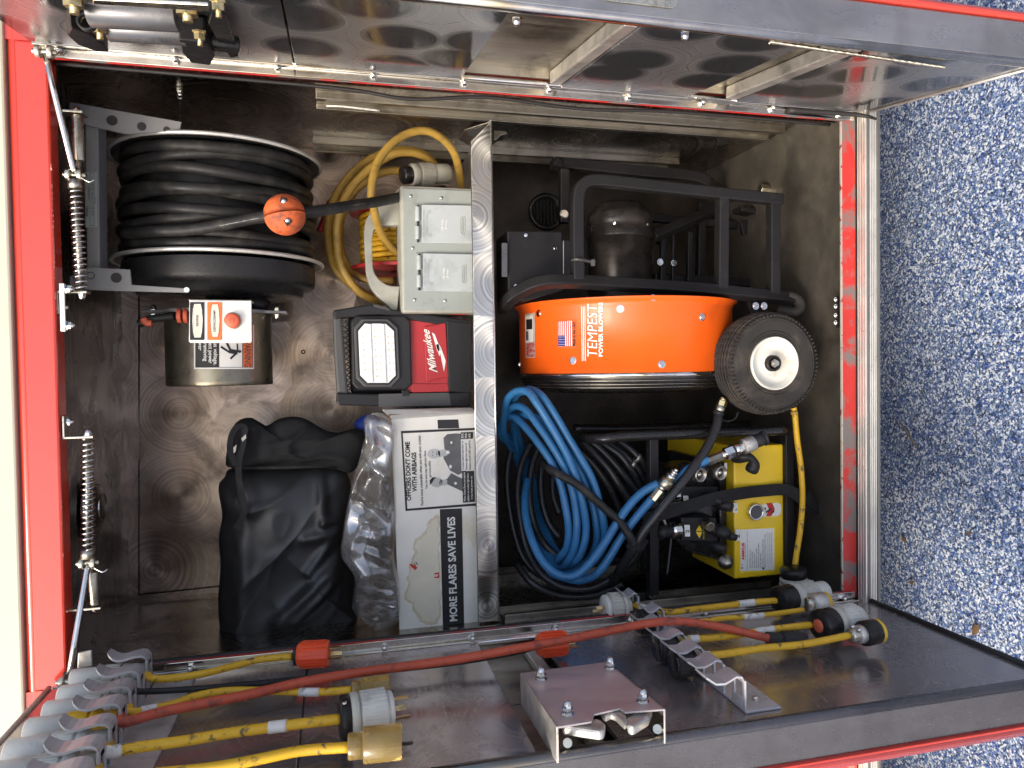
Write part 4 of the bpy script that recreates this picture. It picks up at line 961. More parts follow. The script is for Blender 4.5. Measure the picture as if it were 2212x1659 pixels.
g = G(); g.slab([V((x0, FY+D_, 1.2095)), V((x1, FY+D_, 1.2095)), V((x1, FY+D_, TLp.z)), V((x0, FY+D_, BLp.z))], (0, .004, 0)); mesh('rear_panel', g, 'card_brown', fb)
g = G(); g.bx(x0+.004, x1-.004, FY+.006, FY+D_-.004, 1.21, TLp.z-.03); mesh('contents', g, 'card_brown', fb, .003)
# torn flaps at the upper end
g = G(); g.slab([TLp+V((.001, 0, -.001)), P(826, 886, Y=FY+.03), P(1016, 882, Y=FY+.03), TRp+V((.001, 0, 0))], (.0012, .001, 0)); mesh('torn_flap', g, 'box_card', fb)
g = G(); g.tube([P(u, v, Y=FY+.012) for u, v in ((840, 896), (900, 896), (960, 892), (1018, 889))], .0016, 5); g.tube([P(840, 897, Y=FY+.01), P(843, 906, Y=FY+.003)], .0016, 5, k=1); mesh('corrugated_edge', g, 'card_brown', fb)
FB = lambda u, v, e=.0: P(u, v, Y=FY-.0004-e)
pr = G(); bk = lambda uv, e=0: patch(pr, [FB(u, v, e) for u, v in uv], (0, 0, 0))
bk(((945, 907), (990, 906), (992, 925), (946, 926))); mesh('black_bar', pr, 'print_black', ff); pr = G()
bk(((950, 1100), (998, 1098), (1003, 1362), (957, 1362)))
mesh('black_band', pr, 'print_black', ff)
pr = G()
fr = ((866, 931), (1030, 924), (1034, 1092), (876, 1104)); fi = ((870, 936), (1026, 929), (1030, 1087), (880, 1099))
for i in range(4): bk((fr[i], fr[(i+1) % 4], fi[(i+1) % 4], fi[i]))
T = lambda s_, u, v0, u1, v1, h, b=0, e=.0003: text(pr, s_, FB(u, v0, e), FB(u1, v1, e), ZP, h*px(FY, 1.3), b)
T("OFFICERS DON'T COME", 888, 1081, 884.5, 954, 9.5, .03); T('WITH AIRBAGS', 900.5, 1062, 898.5, 977, 9.5, .03)
T("You're most vulnerable when you exit your cruiser.", 914.5, 1093, 908, 939, 5.6, .015); T('Take the extra step. Light your flares,', 923.5, 1056, 919.5, 973, 4.6, .012); T('get home safely.', 931, 1031, 929.5, 995, 4.6, .012)
mesh('lettering', pr, 'print_black', ff)
pr = G(); T('MORE FLARES SAVE LIVES', 987.5, 1341, 982, 1116, 16, .03, .0006); mesh('lettering', pr, 'print_white', ff)
# two printed officers: flat print
def fig(mat, polys, e=.0003):
    for uv in polys:
        pr = G(); patch(pr, [FB(u, v, e) for u, v in uv], (0, 0, 0)); mesh('picture_print', pr, mat, ff)
def ell(u, v, a, b, n=18, rot=0):
    return [(u+a*math.cos(t_)*math.cos(rot)-b*math.sin(t_)*math.sin(rot), v+a*math.cos(t_)*math.sin(rot)+b*math.sin(t_)*math.cos(rot)) for t_ in [2*math.pi*i/n for i in range(n)]]
fig('print_grey', [((958, 946), (966, 938), (985, 936), (1020, 940), (1020, 1010), (990, 1026), (972, 1016), (958, 990), (960, 968)), ((966, 1034), (975, 1022), (990, 1030), (1016, 1040), (1016, 1062), (1000, 1062), (970, 1048), (955, 1040))])
fig('print_lightgrey', [ell(937, 980, 14, 10.5), ((946, 974), (962, 970), (966, 984), (948, 988)), ell(943, 1042, 13, 10.5), ((950, 1036), (966, 1036), (966, 1048), (952, 1048))], .0005)
fig('print_black', [((929, 1048), (928, 1038), (934, 1031), (944, 1031), (938, 1035), (934, 1042)), ((943, 977), (944.5, 977), (944.5, 983), (943, 983)), ((949, 1040), (950.5, 1040), (950.5, 1046), (949, 1046)), ((934, 975), (935.2, 975), (935.2, 978), (934, 978)), ((934, 982), (935.2, 982), (935.2, 985), (934, 985))], .0007)
fig('print_white', [ell(975, 956, 2.2, 3), ell(973, 1008, 3, 4), ((963, 974), (969, 973), (972, 979), (965, 982)), ell(984, 1044, 3, 3)], .0007)
for uv in (((995, 934), (1022, 933), (1022, 947), (995, 948)), ((998, 1018), (1024, 1017), (1026, 1084), (1000, 1086))):
    pr = G(); patch(pr, [FB(u, v, .0008) for u, v in uv], (0, 0, 0)); mesh('table_print', pr, 'print_black', ff)
pr = G(); patch(pr, [FB(u, v, .0008) for u, v in ((995.5, 949), (1023, 948), (1025, 1016), (997, 1017))], (0, 0, 0)); mesh('table_print', pr, 'print_white', ff)
pr = G(); e = .0011
T('Increase lateral separation by', 1002, 1014, 1000.5, 952, 4.4, .012, e); T('Reduce right lane volume by', 1009.5, 1014, 1008, 956, 4.4, .012, e); T('Reduce overall traffic speed by', 1017, 1014, 1015.5, 951, 4.4, .012, e)
mesh('lettering', pr, 'print_black', ff)
pr = G()
for i, s_ in enumerate(('85%', '95%', '16%')): T(s_, 1001+i*7.6, 946.5, 1001+i*7.6, 936, 4.8, .015, e)
T('When Orion Flares are used in', 1006, 1083, 1004.5, 1020, 4.2, .012, e); T('addition to cruiser light bars,', 1013.5, 1083, 1012, 1022, 4.2, .012, e); T('it has been proven to:', 1021, 1078, 1020, 1028, 4.2, .012, e)
mesh('lettering', pr, 'print_white', ff)
fig('red_print', [((883, 1218), (892, 1219), (902, 1226), (897, 1232), (890, 1226)), ((938, 1238), (948, 1236), (949, 1248), (938, 1249), (939, 1246), (946, 1245), (946, 1240), (938, 1241))])
fig('print_grey', [((893, 1215), (895, 1215), (899, 1222), (897, 1223)), ((897, 1213), (899, 1213), (903, 1220), (901, 1221))], .0005)
def stain(pts, mat, e):
    o_ = smooth_path([FB(u, v, e) for u, v in pts], 9, True)
    o_ = [q+V((noise.noise(q*38)*.010+noise.noise(q*120)*.004, 0, noise.noise(q*45+V((3, 1, 2)))*.010+noise.noise(q*130)*.004)) for q in o_]
    g = G(); g.add(o_, [tuple(range(len(o_)))]); mesh('water_stain', g, mat, ff)
stain(((947, 1112), (925, 1130), (905, 1160), (890, 1200), (882, 1240), (878, 1280), (890, 1318), (915, 1342), (948, 1350), (952, 1300), (949, 1200)), 'stain', -.00022)
stain(((946, 1118), (928, 1135), (909, 1164), (894, 1203), (886, 1242), (883, 1280), (894, 1314), (917, 1337), (945, 1344), (949, 1300), (946, 1200)), 'stain_pale', -.00012)
stain(((1004, 1140), (1020, 1128), (1030, 1135), (1031, 1170), (1022, 1178), (1012, 1165), (1006, 1160)), 'stain_pale', -.00012)
# ---- clear plastic bag
pb = thing('plastic_bag', 'crumpled clear plastic bag spilling out of the open flare carton', 'plastic bag', P(800, 1130, Y=.22))
def pf(q, f):
    a = V((q.x*9, 0, q.z*16)); r1 = Matrix.Rotation(R(-24), 3, 'Y') @ q
    return .9*(1-2.4*abs(noise.noise(a)))+.5*(1-2.4*abs(noise.noise(V((r1.x*30, 2, r1.z*9)))))-.7
pillow('film', 'polythene', pb, ((811, 891), (786, 904), (793, 930), (784, 958), (778, 986), (760, 1046), (748, 1106), (740, 1160), (738, 1203), (766, 1248), (762, 1290), (764, 1320), (798, 1356), (830, 1362), (861, 1340), (862, 1260), (852, 1200), (856, 1106), (852, 1010), (850, 930), (840, 900)), .225, .032, pf, 40, 5, back=False, prof=.5)
pillow('film_fold', 'polythene', pb, ((811, 893), (790, 906), (797, 940), (786, 975), (806, 1010), (800, 1060), (822, 1100), (846, 1080), (842, 1010), (850, 960), (848, 912)), .21, .02, pf, 16, 8, back=False)
pillow('film_fold', 'polythene', pb, ((770, 1080), (752, 1120), (745, 1190), (772, 1240), (800, 1300), (812, 1250), (790, 1200), (800, 1140)), .20, .018, pf, 16, 9, back=False)

# ================================================================== blower
bw = thing('blower', 'orange and black wheeled power blower with a tubular frame and electric motor', 'blower', P(1500, 640, Y=.25)*1)
BCz = P(1352, 720, Y=.32).z; BCy, BR = .335, .262
bx1, bx0 = P(1352, 640, Y=BCy-BR).x, P(1352, 806, Y=BCy-BR).x
BX = V((1, 0.0, .0)).normalized()
def bd(nm, prof, mat, sm=True): g = G(); g.lathe((0, BCy, BCz), XP, prof, 96, sm); return mesh(nm, g, mat, bw)
shroud = bd('shroud', [(bx0, BR-.004), (bx0, BR), (bx1-.016, BR), (bx1-.006, BR+.004), (bx1, BR+.012), (bx1+.002, BR+.012), (bx1-.002, BR-.004), (bx0+.01, BR-.006)], 'orange_paint')
bd('front_band', [(bx0-.010, BR-.008), (bx0-.010, BR-.001), (bx0-.0002, BR+.0012), (bx0-.0002, BR-.008)], 'chrome')
bd('guard_hoop', [(bx0-.010, BR-.002), (bx0-.026, BR-.006), (bx0-.038, BR-.022), (bx0-.046, BR-.06), (bx0-.042, BR-.064)], 'gloss_black')
for dx_, dr_ in ((.016, .001), (.024, .0035), (.031, .010)): bd('guard_wire', [(bx0-dx_, BR-dr_-.001), (bx0-dx_-.001, BR-dr_+.001), (bx0-dx_-.002, BR-dr_-.001)], 'track_alu')
for k in range(8):
    r_ = .045+k*.027; g = G(); g.tube([V((bx0-.030-.012*math.cos(r_*6), BCy+math.cos(a_)*r_, BCz+math.sin(a_)*r_)) for a_ in [2*math.pi*i/60 for i in range(60)]], .0022, 6, closed=True, k=1); mesh('guard_ring', g, 'gloss_black', bw)
g = G(); g.lathe((bx0+.02, BCy, BCz), XP, [(0, .0), (0, .05), (.05, .055)], 32); mesh('fan_hub', g, 'motor_black', bw)
for k in range(6):
    a_ = 2*math.pi*k/6; d = V((0, math.cos(a_), math.sin(a_))); e_ = XP.cross(d)
    c_ = V((bx0+.04, BCy, BCz)); g = G(); g.slab([c_+d*.045-e_*.03+XP*.015, c_+d*.235-e_*.05+XP*.02, c_+d*.235+e_*.05-XP*.02, c_+d*.045+e_*.03-XP*.015], XP*.004); mesh('fan_blade', g, 'plug_grey' if k == 3 else 'motor_black', bw)
g = G(); g.lathe((bx1-.02, BCy, BCz), XP, [(0, BR-.01), (0, .1)], 64); mesh('shroud_back', g, 'motor_black', bw)
def wrapB(eps):
    def f(q): return V((q.x, BCy-math.sqrt(max(1e-6, (BR+eps)**2-(q.z-BCz)**2)), q.z))
    return f
def onB(u, v):     # where the sight line meets the shroud
    d = CF+CR*((u-CW/2)/FPX)+CU*((CH/2-v)/FPX); oy, oz = EYE.y-BCy, EYE.z-BCz
    a = d.y*d.y+d.z*d.z; b = oy*d.y+oz*d.z; c = oy*oy+oz*oz-BR*BR; D_ = b*b-a*c
    return EYE+d*((-b-math.sqrt(max(0, D_)))/a)
bolt = G(); bolt.lathe((0, 0, 0), ZP, [(0, .0085), (.0012, .0085), (.0013, .0062), (.0035, .0058), (.0035, 0)], 14, False); bolt_me = bolt.data('bolt_head')
for u, v in ((1164, 677), (1340, 667), (1238, 779), (1429, 787), (1516, 685), (1410, 645), (1123, 787)):
    q = onB(u, v); inst('shroud_bolt', bolt_me, 'chrome', bw, q, V((0, q.y-BCy, q.z-BCz)))
def curvedB(u0, v0, u1, v1, eps, nz=16, nx=1):
    g = G(); vs = []
    a, b = onB((u0), (v0+v1)/2), onB(u1, (v0+v1)/2)
    xa, xb = onB((u0+u1)/2, v0).x, onB((u0+u1)/2, v1).x
    for i in range(nz+1):
        for j in range(nx+1): vs.append(wrapB(eps)(V((xa+(xb-xa)*j/nx, 0, a.z+(b.z-a.z)*i/nz))))
    return g.add(vs, [(i*(nx+1)+j, i*(nx+1)+j+1, (i+1)*(nx+1)+j+1, (i+1)*(nx+1)+j) for i in range(nz) for j in range(nx)], True)
# lettering: flag sticker, name, warning sticker
st = mesh('flag_sticker', curvedB(1203, 691, 1245, 753, .0006), 'orange_paint', shroud)
for i in range(7):
    u0 = 1206+i*4.1; mesh('flag_stripe', curvedB(u0, 694, u0+2.1, 748, .0011, 2), 'red_print', shroud)
mesh('flag_field', curvedB(1205.5, 694, 1235, 748, .0008, 10), 'print_white', shroud)
mesh('flag_canton', curvedB(1205, 725, 1220, 748, .0014, 6), 'flag_blue', shroud)
wb = wrapB(.0022)
g = G()
for i in range(5):
    for j in range(4):
        q = onB(1207+i*2.8, 728+j*5.4); r_ = .0007
        g.add([wb(q+V((math.cos(a_)*r_, 0, math.sin(a_)*r_))) for a_ in [2*math.pi*k/8 for k in range(8)]], [tuple(range(8))])
TB = lambda s_, u, v0, v1, h, b=0, sl_=0: text(g, s_, onB(u, v0), onB(u, v1), ZP, h*px(BCy-BR, BCz), b, slant=sl_, wrap=wb)
TB('TEMPEST', 1289, 772, 658, 18, .0, .15); TB('POWER BLOWERS', 1301, 770, 652, 7.5, .03)
for u in (1256.5, 1260, 1263.5): mesh('name_stripe', curvedB(u-.8, 662, u+.8, 780, .0012, 2, 1), 'print_white', shroud)
mesh('lettering', g, 'print_white', shroud)
g = G(); TB('Made in the USA!', 1241.5, 748, 696, 5, .02, .2); mesh('lettering', g, 'print_black', shroud)
mesh('warning_sticker', curvedB(1115, 679, 1155, 773, .0006), 'plug_grey', shroud); mesh('sticker_picture', curvedB(1128, 683, 1150, 740, .0011), 'print_white', shroud)
mesh('sticker_print', curvedB(1133, 690, 1148, 712, .0015), 'print_black', shroud); mesh('sticker_print', curvedB(1130, 716, 1139, 736, .0015), 'print_grey', shroud)
g = G(); TB('ATTENTION', 1152, 771, 740, 8, .03); mesh('lettering', g, 'red_print', shroud)
# frame tubes
FA = .125
def ft(uvy, nm='frame_tube', r=.0125, mat='frame_black', k=7): return mesh(nm, G().tube([P(u, v, Y=y) for u, v, y in uvy], r, 4, k=k, sq=True), mat, bw, .003)
ft(((1248, 606, FA), (1247, 560, FA), (1246, 480, FA), (1247, 430, FA), (1254, 405, FA), (1272, 392, FA), (1310, 392, FA), (1400, 402, FA), (1540, 417, FA), (1688, 432, FA)))
ft(((1085, 668, .26), (1102, 646, .20), (1130, 626, .16), (1170, 611, .135), (1230, 608, FA), (1400, 618, FA), (1550, 629, FA), (1712, 646, FA)))
ft(((1560, 424, FA+.002), (1558, 626, FA+.002)), k=1); ft(((1670, 436, FA+.002), (1670, 640, FA+.002)), k=1)
ft(((1196, 352, .42), (1260, 358, .42), (1380, 371, .42), (1490, 381, .42), (1530, 396, .43), (1560, 420, .5)), r=.0135)
ft(((1196, 362, .42), (1202, 352, .40), (1205, 345, .40)), r=.011, k=1)
ft(((1218, 366, .40), (1218, 482, .40)), r=.0125, k=1)
ft(((1640, 470, .40), (1636, 630, .40)), r=.012, k=1)
ft(((1418, 520, .45), (1470, 480, .47), (1560, 455, .5)), r=.012, k=1); ft(((1410, 512, .3), (1470, 486, .33), (1545, 452, .4)), r=.012, k=1)
ft(((1405, 470, .46), (1600, 488, .46)), r=.011, k=1); ft(((1412, 600, .40), (1640, 612, .40)), r=.011, k=1); ft(((1515, 440, .44), (1512, 612, .44)), r=.011, k=1); ft(((1600, 440, .47), (1598, 620, .47)), r=.010, k=1)
for u in (1432, 1455, 1490): ft(((u, 500, .38), (u-2, 610, .38)), r=.0075 if u != 1455 else .004, k=1, nm='motor_rail')
q = P(1218, 463, Y=.385); inst('pivot_bolt', bolt_me, 'cast_alu', bw, q, (0, -1, 0)).scale = (1.35,)*3
for u, v, y in ((1426, 566, .36), (1456, 568, .37), (1409, 612, .2), (1560, 520, .37)): inst('frame_bolt', bolt_me, 'zinc', bw, P(u, v, Y=y), (0, -1, 0))
mesh('brace_plate', G().slab([P(u, v, Y=.40) for u, v in ((1600, 478), (1628, 474), (1634, 500), (1606, 508))], (0, .015, 0)), 'frame_black', bw, .002)
mesh('release_lever', G().tube([P(u, v, Y=.38) for u, v in ((1632, 462), (1639, 478), (1645, 492), (1642, 494))], .0028, 8), 'chrome', bw)
mesh('pivot_block', G().slab([P(u, v, Y=.36) for u, v in ((1602, 445), (1660, 452), (1660, 466), (1602, 455))], (0, .05, 0)), 'frame_black', bw, .003)
mesh('tilt_stud', G().cyl(P(1640, 409, Y=.3), P(1664, 411, Y=.3), .014, 6), 'zinc', bw, .001)
mesh('rubber_foot', G().cyl(P(1672, 415, Y=.3), P(1690, 418, Y=.3), .022, 20), 'track_alu', bw, .002); mesh('rubber_foot', G().cyl(P(1692, 419, Y=.3), P(1702, 421, Y=.3), .036, 24), 'rubber', bw, .004)
mesh('rubber_foot', G().tube([P(u, v, Y=y) for u, v, y in ((1700, 640, FA), (1722, 648, FA-.004), (1727, 664, FA), (1712, 674, FA+.01), (1680, 668, FA+.03))], .013, 10), 'rubber', bw)
for u in (1632, 1650): inst('frame_bolt', bolt_me, 'zinc', bw, P(u, 661, Y=.12), (0, -1, 0))
mesh('stay', G().slab([P(u, v, Y=.15) for u, v in ((1618, 650), (1640, 650), (1638, 690), (1622, 690))], (0, .012, 0)), 'frame_black', bw, .001)
mesh('cable_tie', G().tube([P(u, v, Y=y) for u, v, y in ((1236, 563, .13), (1245, 560, .108), (1262, 562, .115), (1284, 567, .13))], .0035, 6), 'plastic_char', bw)
mesh('tie_head', G().slab([P(u, v, Y=.12) for u, v in ((1278, 560), (1286, 560), (1286, 574), (1278, 574))], (0, .008, 0)), 'plastic_char', bw, .001)
# electric motor
mY, mU = .33, 1339; mZ = P(mU, 520, Y=mY).z; mr = .083
xx = lambda v: P(mU, v, Y=mY-mr).x
g = G(); g.lathe((0, mY, mZ), XP, [(xx(640), mr*.96), (xx(506), mr*.96), (xx(506)+.001, mr), (xx(500), mr), (xx(484), mr+.001), (xx(476), mr-.004), (xx(474), mr-.002), (xx(455), mr-.002), (xx(446), mr-.006), (xx(441), mr*.84), (xx(432), mr*.78), (xx(424), mr*.66), (xx(420), mr*.3), (xx(420), 0)], 64)
mo = mesh('electric_motor', g, 'motor_black', bw)
for a_ in (-.55, .55): q = V((xx(480), mY-math.cos(a_)*mr, mZ+math.sin(a_)*mr)); inst('motor_screw', bolt_me, 'chrome', mo, q, (0, -math.cos(a_), math.sin(a_))).scale = (.5,)*3
# electrical box of the blower below the shelf
g = G(); g.slab([P(u, v, Y=.22) for u, v in ((1096, 498), (1214, 500), (1218, 628), (1140, 650), (1098, 650))], (0, .12, 0)); eb = mesh('switch_box', g, 'frame_black', bw, .003)
g = G(); g.slab([P(u, v, Y=.218) for u, v in ((1214, 519), (1232, 519), (1232, 600), (1214, 600))], (0, .08, 0)); mesh('cover_lip', g, 'frame_black', eb, .001)
for u, v in ((1136, 508), (1199, 536), (1114, 618), (1132, 627)): inst('box_screw', bolt_me, 'chrome', eb, P(u, v, Y=.2165), (0, -1, 0)).scale = (.5,)*3
mesh('grey_label', G().slab(rectY(1084, 525, 1096, 598, .212), (0, .001, 0)), 'mech_grey', eb)
mesh('box_edge', G().slab(rectY(1216.5, 520, 1218, 592, .2165), (0, .001, 0)), 'cast_alu', eb)

# wheel
wc = P(1652, 785, Y=.075); WR = .1125
wh = thing('blower_wheel' if 0 else 'wheel', 'x', 'y', wc) if 0 else None
prof = [(-.034, .055), (-.036, .075), (-.040, .092), (-.036, .103), (-.030, .1085), (0, .1125), (.030, .1085), (.036, .103), (.040, .092), (.036, .075), (.034, .055)]
g = G(); g.lathe(wc, (0, 1, 0), prof, 72); tyre = mesh('wheel', g, 'tyre', bw)
for k in range(-3, 4):
    rr = .1125-abs(k)**2*.00042
    g = G(); pts = [wc+V((math.cos(a_)*(rr+.0004), k*.0095+.0011*math.sin(a_*44), math.sin(a_)*(rr+.0004))) for a_ in [2*math.pi*i/264 for i in range(264)]]
    g.tube(pts, .0026, 5, closed=True, k=1); mesh('tread_rib', g, 'tyre', tyre)
lug = G().box((0, 0, 0), (.0035, .013, .004)).data('tread_lug')
for s in (-1, 1):
    if s > 0: continue
    for i in range(72):
        a_ = 2*math.pi*i/72; d = V((math.cos(a_), 0, math.sin(a_))); c_ = wc+d*.1055+V((0, s*.0345, 0))
        o = bpy.data.objects.new('tread_lug', lug); 
        if not lug.materials: lug.materials.append(MATS['tyre'])
        link(o, tyre); o.location = c_-origin(tyre); o.rotation_mode = 'QUATERNION'; o.rotation_quaternion = Matrix((V((-d.z, 0, d.x)), V((0, .9, 0))+d*.4*s*-1, d)).transposed().to_quaternion()
for r_, y_ in ((.070, -.0365), (.064, -.0355), (.098, -.0375)):
    g = G(); g.tube([wc+V((math.cos(a_)*r_, y_, math.sin(a_)*r_)) for a_ in [2*math.pi*i/64 for i in range(64)]], .0014, 6, closed=True, k=1); mesh('sidewall_ring', g, 'tyre', tyre)
g = G(); g.lathe(wc, (0, -1, 0), [(.030, .058), (.040, .0585), (.0415, .057), (.040, .054), (.026, .050), (.022, .046), (.019, .026), (.026, .020), (.0265, .0)], 56); rim = mesh('wheel_rim', g, 'hub_white', bw)
g = G(); g.lathe(wc+V((0, -.026, 0)), (0, -1, 0), [(0, .018), (.010, .0175), (.0105, .013), (.004, .0125), (.004, 0)], 32); mesh('hub_bearing', g, 'motor_black', rim)
g = G(); g.cyl(wc+V((0, -.02, 0)), wc+V((0, -.045, 0)), .0062, 12); g.lathe(wc+V((0, -.034, 0)), (0, -1, 0), [(0, .0095), (.004, .0095), (.004, .006)], 6, False); mesh('axle', g, 'zinc', rim)
g = G(); g.cyl(wc+V((0, .03, 0)), wc+V((0, .35, 0)), .011, 12); mesh('axle_shaft', g, 'frame_black', bw)

# ================================================================== hydraulic power unit (yellow tank)
hp_ = thing('hydraulic_pump', 'yellow tank hydraulic power unit in a black tube frame with valves and couplers', 'hydraulic pump', P(1690, 1100, Y=.25))
TY = .12
FL, FR = P(1586, 1100, Y=TY).z, P(1693, 1100, Y=TY).z
tz0, tz1 = FR, FL
txr, txl = P(1640, 962, Y=TY).x, P(1640, 1246, Y=TY).x
g = G(); g.bx(txl, txr, TY, .46, tz0, tz1); tank = mesh('tank', g, 'yellow_tank', hp_, .004)
g = G(); g.bx(txl+.05, txr-.04, TY+.03, .42, tz1+.0005, tz1+.02); mesh('pump_block', g, 'gloss_black', hp_, .004)
def hb(nm, uvs, Y, d, mat='plastic_black', bev=.003, parent=hp_): return mesh(nm, G().slab([P(u, v, Y=Y) for u, v in uvs], (0, d, 0)), mat, parent, bev)
hb('manifold', ((1448, 1012), (1560, 1005), (1562, 1120), (1570, 1195), (1556, 1212), (1480, 1190), (1440, 1150), (1442, 1060)), .17, .12, 'gloss_black', .006)
hb('valve_block', ((1470, 1050), (1552, 1052), (1552, 1085), (1472, 1085)), .125, .05, 'plastic_black', .003)
hb('valve_block', ((1472, 1118), (1548, 1118), (1552, 1172), (1474, 1168)), .12, .06, 'plastic_black', .003)
for (u, v, y, r, L_) in ((1452, 1072, .12, .014, .03), (1454, 1146, .115, .018, .04)):
    c_ = P(u, v, Y=y); ax = V((0, -.25, 1)).normalized()
    g = G(); n = 18; g.lathe(c_-ax*.018, ax, [(0, r*.7), (.004, r), (.022, r), (.026, r*.8), (.026, 0)], n, False); mesh('chrome_knob', g, 'chrome', hp_, .0005)
    g = G(); g.lathe(c_+ax*.009, ax, [(0, r*.8), (.02, r*.75), (.03, r*.95), (.034, 0)], 20); mesh('knob_cap', g, 'plastic_black', hp_)
for (u, v, y, r) in ((1562, 1090, .11, .014), (1540, 1078, .10, .010), (1556, 1148, .10, .0155), (1530, 1140, .12, .012), (1548, 1180, .12, .013), (1572, 1155, .10, .010)):
    c_ = P(u, v, Y=y); ax = V((-.15, -1, -.4)).normalized(); g = G(); g.lathe(c_, ax, [(-.03, r*.8), (0, r), (.012, r), (.014, r*.8), (.022, r*.75), (.024, 0)], 20); mesh('port_plug', g, 'plastic_black', hp_)
g = G(); c_ = P(1533, 1137, Y=.095); g.lathe(c_, (-.3, -1, 0), [(-.02, .012), (.004, .012), (.004, 0)], 6, False); mesh('hex_nut', g, 'zinc', hp_, .001)
for u, v in ((1511, 1025), (1555, 1021)):
    c_ = P(u, v, Y=.085); ax = V((-.1, -1, -.25)).normalized()
    g = G(); g.lathe(c_, ax, [(-.06, .014), (-.02, .0145), (-.018, .017), (.004, .017), (.006, .0155), (.006, .013), (-.008, .012)], 28); cp_ = mesh('quick_coupler', g, 'zinc' if 0 else 'track_alu', hp_)
    mesh('coupler_sleeve', G().lathe(c_, ax, [(-.055, .0175), (-.02, .0178), (-.0199, .016)], 24), 'gloss_black', cp_)
    mesh('coupler_bore', G().lathe(c_, ax, [(-.004, .0128), (-.0045, 0)], 24), 'print_black', cp_); mesh('coupler_ring', G().lathe(c_, ax, [(.0062, .0148), (.0068, .0142), (.0062, .0136)], 28), 'chrome', cp_); mesh('poppet', G().ball(c_+ax*-.002, .0055), 'chrome', cp_)
for (uv, Y, s_, pu, p0, p1, h) in ((((1476, 1071), (1487, 1071), (1488, 1088), (1477, 1088)), .115, 'L', 1486, 1084, 1080, 6), (((1478, 1134), (1490, 1134), (1491, 1159), (1480, 1159)), .112, '2', 1488.5, 1151, 1144, 8), (((1584, 1086), (1594, 1087), (1594, 1108), (1584, 1108)), .117, 'L', 1592, 1102, 1097, 6), (((1588, 1144), (1598, 1143), (1600, 1168), (1590, 1169)), .117, '2', 1597.5, 1162, 1154, 8), (((1565, 1000), (1571, 1000), (1571, 1012), (1565, 1012)), .117, None, 0, 0, 0, 0)):
    g = G(); g.slab([P(u, v, Y=Y) for u, v in uv], (0, .001, 0)); o = mesh('number_tag', g, 'print_white', hp_, .0003)
    if s_: g = G(); text(g, s_, P(pu, p0, Y=Y-.0004), P(pu, p1, Y=Y-.0004), ZP, h*px(Y, .75), .02); mesh('lettering', g, 'print_black', o)
g = G()
for uv in (((1503, 1147), (1511, 1134), (1517, 1147)), ((1503, 1149), (1517, 1149), (1511, 1163))): patch(g, [P(u, v, Y=.1188) for u, v in uv], (0, 0, 0))
text(g, 'RELEASE PORT', P(1521, 1164, Y=.1195), P(1521, 1132, Y=.1195), ZP, 2.6*px(.12, .8)); mesh('arrow_marking', g, 'label_yellow', hp_)
# things on the front of the tank
c_ = P(1627, 1104, Y=TY); g = G(); g.lathe(c_, (0, -1, 0), [(0, .019), (.012, .0195), (.015, .0185), (.015, .0155), (.010, .015)], 36); fc = mesh('filler_cap', g, 'chrome', hp_)
g = G(); g.lathe(c_, (0, -1, 0), [(.0102, .0152), (.0105, 0)], 30); mesh('sight_glass', g, 'plastic_char', fc)
for h in (.004, .008): mesh('cap_ridge', G().lathe(c_, (0, -1, 0), [(h, .0196), (h+.001, .0202), (h+.002, .0196)], 36), 'chrome', fc)
c_ = P(1566, 1213, Y=.112); g = G(); g.lathe(c_, (-.1, -1, .1), [(0, .0175), (.004, .0175), (.006, .013), (.014, .013), (.015, .009), (.02, .009), (.02, 0)], 24); mesh('drain_plug', g, 'track_alu', hp_)
rs = [P(u, v, Y=TY-.001) for u, v in ((1646, 1090), (1680, 1086), (1686, 1090), (1687.5, 1100), (1686, 1110), (1680, 1115), (1647, 1116))]
g = G(); g.slab(rs, (0, .001, 0)); o = mesh('round_sticker', g, 'print_white', tank)
g = G(); patch(g, [P(u, v, Y=TY-.0013) for u, v in ((1655, 1087), (1668, 1086), (1674, 1100), (1666, 1115), (1655, 1115), (1661, 1100))], (0, 0, 0)); mesh('sticker_print', g, 'red_print', o)
g = G()
for i in range(7): patch(g, [P(1652+i*3+dx, 1096+(i*7) % 9+dy, Y=TY-.0016) for dx, dy in ((0, 0), (3, 1), (2, 6), (-1, 4))], (0, 0, 0))
mesh('sticker_print', g, 'print_black', o)
g = G(); g.slab([P(u, v, Y=TY-.001) for u, v in ((1596, 1141), (1675, 1138), (1676, 1234), (1597, 1238))], (0, .001, 0)); o = mesh('data_label', g, 'label_yellow', tank)
g = G(); patch(g, [P(u, v, Y=TY-.0013) for u, v in ((1599, 1144), (1672, 1141), (1673, 1231), (1600, 1234))], (0, 0, 0)); mesh('label_face', g, 'print_white', o)
g = G(); tt = lambda s_, u, v0, v1, h, b=0.0: text(g, s_, P(u, v0, Y=TY-.0016), P(u, v1, Y=TY-.0016), ZP, h*px(TY, .75), b)
tt('AMKUS', 1607.5, 1210, 1172, 6, .04); mesh('lettering', g, 'red_print', o)
g = G()
tt('RESCUE SYSTEMS', 1611, 1208, 1174, 2); tt('2700 Wisconsin Avenue, Downers Grove, IL 60515', 1615, 1230, 1148, 2.3)
for i, s_ in enumerate(('Model: GH2B-MC-E Power Unit', 'Part Number: 78120210000', 'Serial Number: GP13371', 'Date of Manufacture: 12/2005', 'System Pressure: 10,500 psi (724bar)', 'Fluid Type: AMKUS MO1', 'Fluid Capacity: 2.2 Gallons US (8.3 liter)', 'Usable Fluid Capacity: 1.87 Gallons US (7.1 liter)')): tt(s_, 1621+i*4.6, 1226, 1226-len(s_)*1.45, 2.6, .01)
